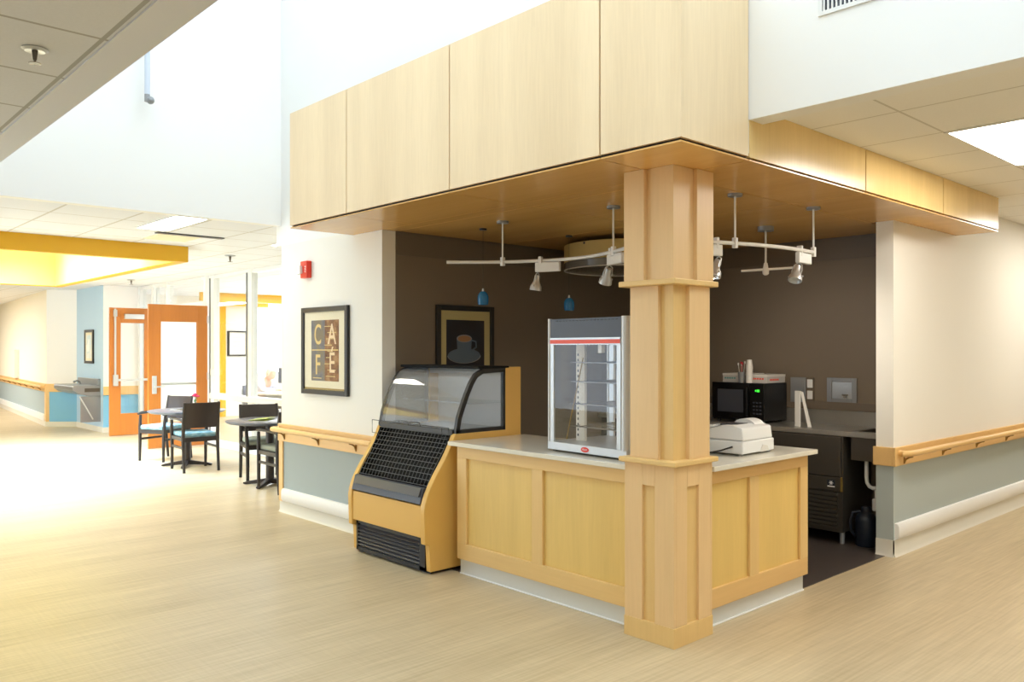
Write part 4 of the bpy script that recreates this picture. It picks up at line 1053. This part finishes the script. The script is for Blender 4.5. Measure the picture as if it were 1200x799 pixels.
def carton(name, label, x0, x1, y0, y1, z0, z1, ink):
    t = thing(name, label, 'box', ((x0 + x1) / 2, (y0 + y1) / 2, z0))
    MB().box(x0, x1, y0, y1, z0, z1 - .004).build('carton', 'box_gray', t, bevel=.002)
    MB().box(x0 - .002, x1 + .002, y0 - .002, y1 + .002, z1 - .02, z1, .002).build('lid', 'off_white', t)
    k = MB()
    n = 5
    for i in range(n):
        k.box(x0 + .02 + i * .024, x0 + .038 + i * .024, y0 - .0012, y0, z0 + .030, z0 + .044)
    for i in range(6):
        k.box(x1, x1 + .0012, y0 + .05 + i * .026, y0 + .07 + i * .026, z0 + .020, z0 + .036)
    k.build('printing', ink, t)
carton('cardboard_box', 'flat pale box with teal printing on the left of the microwave top', -1.70, -1.42, 3.06, 3.30, 1.258, 1.338, 'teal_ink')
carton('cardboard_box', 'flat pale box with red printing on the right of the microwave top', -1.40, -1.235, 3.03, 3.345, 1.258, 1.333, 'orange_red')
def cup_profile(h, r0, r1): return [(0, 0), (r0, 0), (r1, h), (r1 - .003, h), (r0 - .003, .004), (0, .004)]
uc = thing('utensil_cup', 'grey cup holding plastic spoons on top of the microwave', 'cup', (-1.465, 3.0, 1.258))
MB().lathe(cup_profile(.095, .026, .034), (-1.465, 3.0, 1.258)).build('cup', 'gray_metal', uc, True)
for i, (dx, dy, h) in enumerate(((-.035, 0, .165), (-.012, .01, .175), (.012, -.01, .17), (.032, .0, .18), (0, .0, .16))):
    a = (-1.465 + dx * .3, 3.0 + dy * .3, 1.265); b = (-1.465 + dx, 3.0 + dy, 1.258 + h)
    MB().cyl(a, b, .0022, seg=6).ball(b, .010, (.8, .5, 1.4), 8, 6).build('spoon', 'red_petal' if i in (1, 2) else 'off_white', uc, True)
cs = thing('cup_stack', 'stack of white paper cups on top of the microwave', 'cups', (-1.385, 2.995, 1.258))
k = MB()
for i in range(8): k.lathe([(.030, 0), (.031, .004), (.0295, .008), (.024, .06), (.0, .062)], (-1.385, 2.995, 1.258 + i * .018))
k.lathe([(.030, .14), (.022, .205), (.0, .207)], (-1.385, 2.995, 1.258))
k.build('cups', 'off_white', cs, True)
tb = thing('folded_card', 'tall white folded card standing open on the steel worktop', 'card', (-.90, 3.02, 0.9055))
k = MB().prism([(-.955, 3.00), (-.900, 2.985), (-.897, 2.992), (-.952, 3.008)], 'z', 0.9055, 1.205)
k.build('upright_flap', 'paper', tb)
bm_ = MB()
vs = [bm_.bm.verts.new(v) for v in ((-.899, 2.988, 1.205), (-.876, 2.990, 1.195), (-.806, 3.0, 0.9055), (-.836, 2.996, 0.9055), (-.899, 2.994, 1.205), (-.876, 2.996, 1.195), (-.806, 3.006, 0.9055), (-.836, 3.002, 0.9055))]
for q_ in ((0, 1, 2, 3), (7, 6, 5, 4), (0, 4, 5, 1), (1, 5, 6, 2), (2, 6, 7, 3), (3, 7, 4, 0)): bm_.bm.faces.new([vs[i] for i in q_])
bm_.build('leaning_flap', 'paper', tb)
op = thing('outlet_box', 'grey wall box with two white outlets above the back worktop', 'outlet', (-1.09, 3.4, 1.09))
MB().box(-1.20, -1.055, 3.372, 3.399, 1.085, 1.305, .004).build('cover', 'gray_metal', op)
MB().box(-1.055, -.985, 3.380, 3.399, 1.085, 1.305, .003).build('plate', 'brown_trim', op)
for z in (1.115, 1.215): MB().box(-1.040, -.990, 3.372, 3.380, z, z + .075, .003).build('receptacle', 'white_plastic', op)
wb = thing('water_box', 'recessed steel water supply box on the dark back wall', 'wall box', (-.73, 3.4, 1.09))
f = MB().box(-.862, -.820, 3.380, 3.399, 1.09, 1.31).box(-.640, -.598, 3.380, 3.399, 1.09, 1.31).box(-.820, -.640, 3.380, 3.399, 1.09, 1.13).box(-.820, -.640, 3.380, 3.399, 1.275, 1.31)
f.build('frame', 'gray_metal', wb, bevel=.003)
MB().box(-.820, -.640, 3.394, 3.399, 1.13, 1.275).build('recess', 'steel_light', wb)
MB().cyl((-.70, 3.375, 1.15), (-.70, 3.394, 1.15), .014, seg=12).cyl((-.72, 3.372, 1.165), (-.67, 3.372, 1.165), .007, seg=8).build('valve', 'steel', wb)
jg = thing('water_jug', 'dark blue plastic jug with handle on the floor under the sink', 'jug', (-.345, 2.97, .003))
MB().lathe([(0, 0), (.075, 0), (.082, .01), (.082, .20), (.074, .235), (.045, .262), (.038, .27), (.038, .30), (.032, .31), (0, .31)], (-.335, 2.98, .003)).build('body', 'navy', jg, True)
MB().tube([(-.375, 2.96, .27), (-.42, 2.93, .262), (-.435, 2.915, .20), (-.430, 2.915, .12), (-.405, 2.935, .075)], .011, 8).build('handle', 'navy', jg, True)
sp_ = thing('drain_pipe', 'white curved drain pipe below the sink', 'pipe', (-.30, 3.1, .003))
MB().tube([(-.335, 2.985, .68), (-.335, 2.985, .54), (-.330, 2.985, .50), (-.312, 2.985, .472), (-.285, 2.985, .462), (-.25, 3.0, .466), (-.22, 3.05, .48), (-.20, 3.25, .49), (-.20, 3.38, .49)], .015, 10).build('pipe', 'white_plastic', sp_, True)
MB().box(-.295, -.235, 2.985, 3.03, .28, .38, .012).cyl((-.265, 3.0, .37), (-.265, 3.0, .46), .012, seg=10).build('trap_body', 'white_plastic', sp_, True)

# ================================================================== DINING FURNITURE
def make_chair(label, cush):
    t = local(thing('dining_chair', label, 'chair', (0, 0, 0), 0, 'dark wood dining chairs with arms'))
    # local frame: sitter faces -Y; x = width. seat 0.46 high
    h = .215
    for s in (-1, 1):
        MB().tube([(s * h, -.25, 0), (s * h, -.245, .30), (s * (h + .005), -.24, .47), (s * (h + .012), -.225, .64)], [.018, .022, .023, .019], 8).build('leg', 'espresso', t, True)
        MB().tube([(s * h, .27, 0), (s * h, .235, .30), (s * h, .225, .47), (s * h, .245, .68), (s * h, .285, .885)], [.018, .022, .024, .022, .018], 8).build('leg', 'espresso', t, True)
        pa = [(s * (h + .012), -.27, .655), (s * (h + .016), -.20, .668), (s * (h + .014), -.02, .672), (s * (h + .006), .15, .660), (s * h, .245, .640)]
        MB().tube(pa, [.014, .020, .020, .018, .015], 8).build('armrest', 'espresso', t, True)
        MB().box(s * h - .011, s * h + .011, -.24, .235, .29, .32, .003).build('stretcher', 'espresso', t)
        MB().box(s * h - .013, s * h + .013, -.24, .23, .395, .44, .003).build('side_rail', 'espresso', t)
    MB().box(-h, h, -.258, -.232, .385, .44, .003).build('front_rail', 'espresso', t)
    MB().box(-h, h, .215, .24, .385, .44, .003).build('rear_rail', 'espresso', t)
    MB().box(-h + .01, h - .01, -.26, .215, .436, .50, .024, 3).build('cushion', cush, t, True)
    # curved back panel
    n = 10; bm = MB(); rows = []
    for zz, yo in ((.56, .232), (.70, .247), (.80, .266), (.88, .284)):
        fr_ = [bm.bm.verts.new((-h + .012 + (2 * h - .024) * i / n, yo + .020 * math.sin(PI * i / n) - .010, zz)) for i in range(n + 1)]
        bk_ = [bm.bm.verts.new((-h + .012 + (2 * h - .024) * i / n, yo + .020 * math.sin(PI * i / n) + .012, zz)) for i in range(n + 1)]
        rows.append((fr_, bk_))
    for a, b in zip(rows[:-1], rows[1:]):
        for i in range(n):
            bm.bm.faces.new((a[0][i], a[0][i + 1], b[0][i + 1], b[0][i])); bm.bm.faces.new((a[1][i + 1], a[1][i], b[1][i], b[1][i + 1]))
        bm.bm.faces.new((a[0][0], b[0][0], b[1][0], a[1][0])); bm.bm.faces.new((a[0][n], a[1][n], b[1][n], b[0][n]))
    for r_, fl in ((rows[0], 0), (rows[-1], 1)):
        for i in range(n): bm.bm.faces.new((r_[0][i], r_[1][i], r_[1][i + 1], r_[0][i + 1]))
    bm.build('backrest', 'espresso_back', t, True)
    return t
def yaw_for(fx, fy): return math.atan2(fx, -fy)   # local -Y turned to (fx, fy)
ch0 = make_chair('dark wood armchair with blue cushion left of the far table, facing the hall', 'cushion')
ch0.location = (-9.34, .80, 0); ch0.rotation_euler.z = yaw_for(.42, -.9)
ch1 = copy_tree(ch0); ch1['label'] = 'blue cushioned dark armchair in front of the far table, back to the viewer'
ch1.location = (-8.08, .72, 0); ch1.rotation_euler.z = yaw_for(-1, .08)
ch2 = make_chair('dark wood armchair with grey cushion behind the near table', 'cushion_gray')
ch2.location = (-6.73, 1.0, 0); ch2.rotation_euler.z = yaw_for(.96, -.27)
ch3 = copy_tree(ch2); ch3['label'] = 'dark wood armchair with grey cushion in front of the near table beside the left wall'
ch3.location = (-5.86, .86, 0); ch3.rotation_euler.z = yaw_for(-1, .03)

def make_table(label):
    t = local(thing('dining_table', label, 'table', (0, 0, 0), 0, 'round pedestal dining tables'))
    MB().lathe([(0, .715), (.46, .715), (.47, .720), (.49, .738), (.49, .742), (.475, .748), (0, .748)], seg=56).build('tabletop', 'table_top', t, True)
    MB().lathe([(.478, .7455), (.4915, .7425), (.4915, .7375), (.472, .7195), (.46, .714), (.45, .714), (.45, .72)], seg=56).build('edge_band', 'table_edge', t, True)
    MB().cyl((0, 0, .05), (0, 0, .70), .048, seg=24).cyl((0, 0, .695), (0, 0, .715), .18, seg=24).build('pedestal', 'espresso_back', t, True)
    for i in range(4):
        a = PI / 4 + i * PI / 2; c_, s_ = math.cos(a), math.sin(a)
        R = Matrix.Rotation(a, 3, 'Z')
        mb = MB().prism([(.0, .02), (.30, .004), (.32, .008), (.32, .022), (.28, .034), (.05, .075), (.0, .075)], 'y', -.024, .024)
        bmesh.ops.transform(mb.bm, matrix=R.to_4x4(), verts=mb.bm.verts)
        ft = mb.build('foot', 'espresso_back', t, bevel=.004)
        MB().cyl((c_ * .295, s_ * .295, 0), (c_ * .295, s_ * .295, .012), .018, seg=12).build('glide', 'black', ft)
    return t
tb0 = make_table('round dark pedestal table between the two chairs with blue cushions')
tb0.location = (-8.50, .78, 0); tb0.rotation_euler.z = .25
tb1 = copy_tree(tb0); tb1['label'] = 'round dark pedestal table between the two chairs with grey cushions'
tb1.location = (-6.30, .88, 0); tb1.rotation_euler.z = -.1

def flower_vase(x, y, petal, label):
    z = .748
    t = thing('flower_vase', label, 'vase', (x, y, z))
    MB().lathe([(0, 0), (.022, 0), (.026, .01), (.020, .06), (.014, .10), (.018, .12), (.015, .12), (.011, .10), (.016, .06), (.02, .012), (0, .01)], (x, y, z), 18).build('vase', 'glass', t, True)
    for i, (dx, dy, h) in enumerate(((.0, .0, .20), (.028, .02, .175), (-.024, .018, .17), (.01, -.02, .185))):
        MB().tube([(x, y, z + .02), (x + dx * .4, y + dy * .4, z + .10), (x + dx, y + dy, z + h)], .003, 6).build('stem', 'leaf', t, True)
        k = MB()
        for j in range(7):
            a = 2 * PI * j / 7; k.ball((x + dx + .016 * math.cos(a), y + dy + .016 * math.sin(a), z + h + .006), .014, (1, 1, .7), 10, 6)
        k.ball((x + dx, y + dy, z + h + .012), .013, (1, 1, .9), 10, 6)
        k.build('blossom', petal, t, True)
    MB().ball((x + .03, y - .02, z + .12), .03, (1, .25, .5), 10, 6).ball((x - .03, y + .01, z + .125), .03, (1, .3, .5), 10, 6).build('leaves', 'leaf', t, True)
flower_vase(-8.42, .86, 'pink_petal', 'small vase of pink flowers on the far round table')
flower_vase(-6.08, 1.02, 'red_petal', 'small vase of red flowers on the near round table')
def folded(name, x, y, w_, l_, rz, mat, label, cat):
    t = local(thing(name, label, cat, (x, y, .748), rz))
    MB().box(-w_ / 2, w_ / 2, -l_ / 2, l_ / 2, 0, .003).build('lower_sheet', mat, t)
    MB().prism([(-w_ / 2, .003), (w_ / 2, .020), (w_ / 2, .023), (-w_ / 2, .006)], 'y', -l_ / 2, l_ / 2).build('upper_sheet', mat, t)
folded('paper_leaflet', -8.60, .72, .15, .21, .6, 'paper', 'white leaflet lying on the far round table', 'leaflet')
folded('menu_card', -6.34, .80, .20, .30, .75, 'green_paper', 'pale green menu lying on the near round table', 'menu')

# ================================================================== DRINKING FOUNTAIN
df = thing('drinking_fountain', 'stainless steel wall mounted drinking fountain in the blue niche', 'fountain', (-14.8, 1.32, .68))
fx0, fx1 = -15.35, -14.05
MB().prism([(1.318, .68), (1.318, .88), (.86, .88), (.845, .86), (.845, .80), (.92, .74), (1.10, .69)], 'x', fx0, fx1).build('cabinet', 'fountain_steel', df, bevel=.006)
MB().box(fx0, fx1, 1.27, 1.318, .88, 1.0, .006).build('backsplash', 'fountain_steel', df)
k = MB().lathe([(.17, .884), (.16, .882), (.10, .874), (0, .872), (0, .881), (.17, .8805)], (-14.35, 1.06, 0), 28)
k.build('basin', 'alu', df, True)
MB().tube([(-14.9, 1.2, .88), (-14.9, 1.18, .93), (-14.88, 1.13, .95), (-14.86, 1.09, .935)], .016, 10).ball((-14.86, 1.08, .93), .024).build('bubbler', 'fountain_steel', df, True)
MB().box(-14.55, fx1 + .01, 1.04, 1.30, .76, .83).build('vent_grille', 'dark_steel', df)
MB().box(-14.10, -14.05, .98, 1.317, .20, .68).build('lower_panel', 'fountain_steel', df)
MB().tube([(-14.03, .95, .68), (-14.03, 1.18, .25)], .012, 8).build('strut', 'alu', df, True)

# ================================================================== ROOM BEHIND THE GLASS: PERSON, TABLE, CHAIRS
def skin(name, nodes, edges, mat, parent, sub=2):
    me = bpy.data.meshes.new(name); me.from_pydata([n[0] for n in nodes], edges, [])
    me.materials.append(M[mat])
    o = bpy.data.objects.new(name, me); COL.objects.link(o)
    md = o.modifiers.new('skin', 'SKIN'); md.use_smooth_shade = True
    for v, n in zip(me.skin_vertices[0].data, nodes):
        r = n[1]; v.radius = r if isinstance(r, tuple) else (r, r)
    me.skin_vertices[0].data[0].use_root = True
    sb = o.modifiers.new('subdivision', 'SUBSURF'); sb.levels = sub; sb.render_levels = sub
    if parent is not None: adopt(o, parent)
    return o
ps = local(thing('person', 'white haired person in a pale lavender shirt bent over a table behind the glass', 'person', (-12.40, 3.75, 0), yaw_for(.83, .35)))
# local: faces -Y. seated
N = []; E_ = []
def nd(p, r, par=None):
    N.append((p, r)); i = len(N) - 1
    if par is not None: E_.append((par, i))
    return i
pel = nd((0, .05, .50), (.14, .11)); sp1 = nd((0, .05, .66), (.13, .10), pel); sp2 = nd((0, -.01, .82), (.15, .105), sp1); sp3 = nd((0, -.07, .93), (.13, .09), sp2)
nk = nd((0, -.12, .985), .052, sp3); nk2 = nd((0, -.155, 1.02), .05, nk)
for s in (-1, 1):
    sh = nd((s * .17, -.06, .90), .055, sp3); el = nd((s * .24, -.24, .76), .042, sh); wr = nd((s * .10, -.44, .785), .028, el)
    hd = nd((s * .08, -.50, .785), (.035, .018), wr)
    for j in range(4):
        fx = s * .08 + (j - 1.5) * .019
        f1 = nd((fx, -.545 - .006 * (j in (1, 2)), .788), .0095, hd); nd((fx, -.585 - .010 * (j in (1, 2)), .772), .008, f1)
    th = nd((s * .08 - s * .045, -.50, .785), .010, hd); nd((s * .08 - s * .052, -.54, .778), .009, th)
    hp = nd((s * .10, -.02, .48), .085, pel); kn = nd((s * .13, -.42, .47), .062, hp); an = nd((s * .13, -.40, .09), .042, kn); nd((s * .13, -.52, .045), (.042, .03), an)
body = skin('body', N, E_, 'skin', ps)
# head shaped from a sphere: tilted down
hb = MB(); hb.ball((0, 0, 0), .1, (.80, .98, 1.2), 28, 20)
for v in hb.bm.verts:
    x, y, z = v.co
    if z < -.02: v.co.x *= 1 + (z + .02) * 2.2; v.co.y = y * (1 + (z + .02) * .8) - (.012 if y < 0 else 0)
    if y < -.05 and abs(x) < .022 and -.035 < z < .02: v.co.y -= .020 * (1 - abs(x) / .022)      # nose
    for sx in (-1, 1):
        if y < -.05 and abs(x - sx * .032) < .017 and .0 < z < .03: v.co.y += .008                  # eye sockets
hb.ball((-.032, -.083, .012), .011, (1, .6, .8), 10, 8).ball((.032, -.083, .012), .011, (1, .6, .8), 10, 8)
hb.ball((-.080, .005, -.005), .026, (.35, .7, 1.15), 12, 8).ball((.080, .005, -.005), .026, (.35, .7, 1.15), 12, 8)
hb.ball((0, -.088, -.058), .018, (1.2, .35, .35), 12, 6)
Th = Matrix.Translation((0, -.20, 1.085)) @ Matrix.Rotation(math.radians(32), 4, 'X')
bmesh.ops.transform(hb.bm, matrix=Th, verts=hb.bm.verts)
hb.build('head', 'skin', ps, True)
hh = MB(); hh.ball((0, .012, .022), .105, (.84, .98, 1.12), 28, 18)
dl = [v for v in hh.bm.verts if (v.co.y < -.045 and v.co.z < .085) or v.co.z < -.055]
bmesh.ops.delete(hh.bm, geom=dl, context='VERTS')
bmesh.ops.transform(hh.bm, matrix=Th, verts=hh.bm.verts)
hh.build('hair', 'hair_white', ps, True)
N2 = [((0, .05, .50), (.155, .125)), ((0, .05, .66), (.148, .118)), ((0, -.01, .82), (.168, .122)), ((0, -.07, .93), (.148, .10)), ((0, -.115, .972), .068)]
E2 = [(0, 1), (1, 2), (2, 3), (3, 4)]
for s in (-1, 1):
    b0 = len(N2); N2 += [((s * .17, -.06, .90), .072), ((s * .24, -.24, .765), .058), ((s * .12, -.42, .79), .042)]
    E2 += [(3, b0), (b0, b0 + 1), (b0 + 1, b0 + 2)]
skin('shirt', N2, E2, 'shirt', ps)
N3 = [((0, .05, .50), (.158, .13))]; E3 = []
for s in (-1, 1):
    b0 = len(N3); N3 += [((s * .10, -.02, .48), .10), ((s * .13, -.42, .475), .076), ((s * .13, -.40, .12), .056)]
    E3 += [(0, b0), (b0, b0 + 1), (b0 + 1, b0 + 2)]
skin('trousers', N3, E3, 'trousers', ps)
for s in (-1, 1): MB().box(s * .13 - .045, s * .13 + .045, -.58, -.35, 0, .085, .03, 3).build('shoe', 'shoe', ps, True)

pcx = local(thing('office_chair', 'grey seat carrying the person behind the glass', 'chair', (-12.40, 3.75, 0), yaw_for(.83, .35)))
MB().box(-.23, .23, -.22, .24, .33, .385, .02, 3).build('seat', 'trousers', pcx, True)
MB().box(-.22, .22, .27, .31, .42, .86, .015, 3).build('backrest', 'trousers', pcx, True)
for s in (-1, 1):
    MB().cyl((s * .20, -.18, 0), (s * .20, -.18, .34), .013, seg=10).build('leg', 'gray_metal', pcx)
    MB().tube([(s * .235, .28, 0), (s * .235, .28, .40), (s * .225, .30, .80)], .013, 8).build('leg', 'gray_metal', pcx, True)
wt_ = local(thing('work_table', 'pale table in front of the person behind the glass', 'table', (-12.40, 3.75, 0), yaw_for(.83, .35)))
MB().box(-.75, .75, -1.15, -.33, .725, .755, .006).build('tabletop', 'off_white', wt_)
MB().box(-.72, .72, -1.12, -.36, .66, .724).build('apron', 'gray_metal', wt_)
for s in (-1, 1):
    for y in (-1.10, -.38): MB().cyl((s * .70, y, 0), (s * .70, y, .66), .02, seg=10).build('leg', 'gray_metal', wt_)
pp_ = local(thing('paper_sheet', 'white paper on the table in front of the person behind the glass', 'paper', (-12.40, 3.75, .755), yaw_for(.83, .35)))
MB().box(-.18, .22, -.72, -.42, 0, .004).build('sheet', 'paper', pp_)
MB().box(-.12, .15, -.7, -.5, .004, .006).build('top_sheet', 'white_plastic', pp_)
# a dark monitor beyond
lp = local(thing('monitor', 'dark monitor on the window side of the room behind the glass', 'monitor', (-13.2, 4.75, .755), yaw_for(.83, -.35)))
MB().box(-.24, .24, -.02, .02, .10, .42, .008).build('screen', 'charcoal', lp)
MB().box(-.03, .03, -.015, .015, .012, .12).build('stand_neck', 'charcoal', lp)
MB().box(-.11, .11, -.08, .08, 0, .012, .004).build('foot', 'charcoal', lp)
ds_ = thing('desk', 'pale desk under the monitor in the room behind the glass', 'desk', (-13.2, 4.75, 0))
MB().box(-13.75, -12.65, 4.45, 5.1, .72, .755, .005).build('top', 'off_white', ds_)
for x in (-13.70, -12.72):
    for y in (4.5, 5.04): MB().box(x, x + .045, y, y + .045, 0, .72).build('leg', 'gray_metal', ds_)
# grey metal arch chair just behind the glass
ac = local(thing('metal_chair', 'chair with a bent grey metal frame behind the glass partition', 'chair', (-8.35, 2.75, 0), yaw_for(.9, .4)))
for s in (-1, 1):
    MB().tube(spline([(s * .26, -.28, 0), (s * .26, -.27, .40), (s * .26, -.22, .66), (s * .26, -.05, .76), (s * .26, .14, .74), (s * .26, .26, .55), (s * .26, .30, 0)], 5), .014, 8).build('arch_frame', 'gray_metal', ac, True)
MB().box(-.25, .25, -.25, .22, .42, .47, .02, 3).build('seat', 'trousers', ac, True)
MB().box(-.24, .24, .16, .20, .50, .84, .015, 3).build('backrest', 'trousers', ac, True)

# ================================================================== LIGHT
def area(name, loc, rot, sx, sy, power, col):
    l = bpy.data.lights.new(name, 'AREA'); l.shape = 'RECTANGLE'; l.size = sx; l.size_y = sy; l.energy = power; l.color = col
    o = bpy.data.objects.new(name, l); COL.objects.link(o); o.location = loc; o.rotation_euler = rot
    return o
area('skylight', (0.4, -1.05, 6.15), (0, 0, 0), 8.8, 2.5, 216, (0.74, 0.88, 1.0))
area('window_daylight', (-8.6, -5.95, 1.5), (PI / 2, 0, 0), 7.0, 2.0, 200, (0.68, 0.83, 1.0))
wl = area('well_daylight', (-10.0, -1.2, 3.33), (0, 0, 0), 3.6, 2.2, 620, (0.52, 0.72, 1.0)); wl.data.spread = math.radians(115)
area('room_daylight', (-15.9, 7.0, 1.75), (0, -PI / 2, 0), 1.6, 3.6, 200, (0.85, 0.93, 1.0))
area('corridor_lamp', (-20.0, -1.5, 2.72), (0, 0, 0), 6.0, 0.6, 330, (1.0, 0.97, 0.92))
area('room_lamp', (-10.5, 4.5, 2.72), (0, 0, 0), 7.0, 1.6, 430, (0.80, 0.90, 1.0))

def lamp(name, loc, target, power, angle):
    l = bpy.data.lights.new(name, 'SPOT'); l.energy = power; l.spot_size = math.radians(angle); l.spot_blend = 0.9; l.shadow_soft_size = 0.035; l.color = (1.0, 0.90, 0.76)
    o = bpy.data.objects.new(name, l); COL.objects.link(o); o.location = loc
    o.rotation_euler = (Vector(target) - Vector(loc)).to_track_quat('-Z', 'Y').to_euler(); return o
lamp('spot_lamp', (-.20, 1.66, 1.98), (-.75, 3.4, 1.35), 26, 75)
lamp('spot_lamp', (-.36, .82, 1.98), (-1.4, 3.3, 1.0), 26, 75)
wd = bpy.data.worlds.new('world'); S.world = wd; wd.use_nodes = True
bg = wd.node_tree.nodes['Background']; bg.inputs['Color'].default_value = (0.80, 0.90, 1.0, 1); bg.inputs['Strength'].default_value = 1.0

# ================================================================== CAMERA
cam = bpy.data.cameras.new('camera'); cam.sensor_width = 36.0; cam.lens = 969.49 / 1200 * 36
cam.shift_y = 9.566 / 1200; cam.clip_start = 0.05; cam.clip_end = 100
co_ = bpy.data.objects.new('camera', cam); COL.objects.link(co_)
co_.location = (2.581, -3.52, 1.557); co_.rotation_euler = (PI / 2, 0, math.radians(47.343))
S.camera = co_
S.view_settings.view_transform = 'Standard'; S.view_settings.look = 'None'
S.view_settings.gamma = 1.0; S.view_settings.use_curve_mapping = False
S.view_settings.exposure = 0.0
S.cycles.max_bounces = 10; S.cycles.diffuse_bounces = 6; S.cycles.glossy_bounces = 4; S.cycles.transparent_max_bounces = 16
S.cycles.sample_clamp_indirect = 8.0
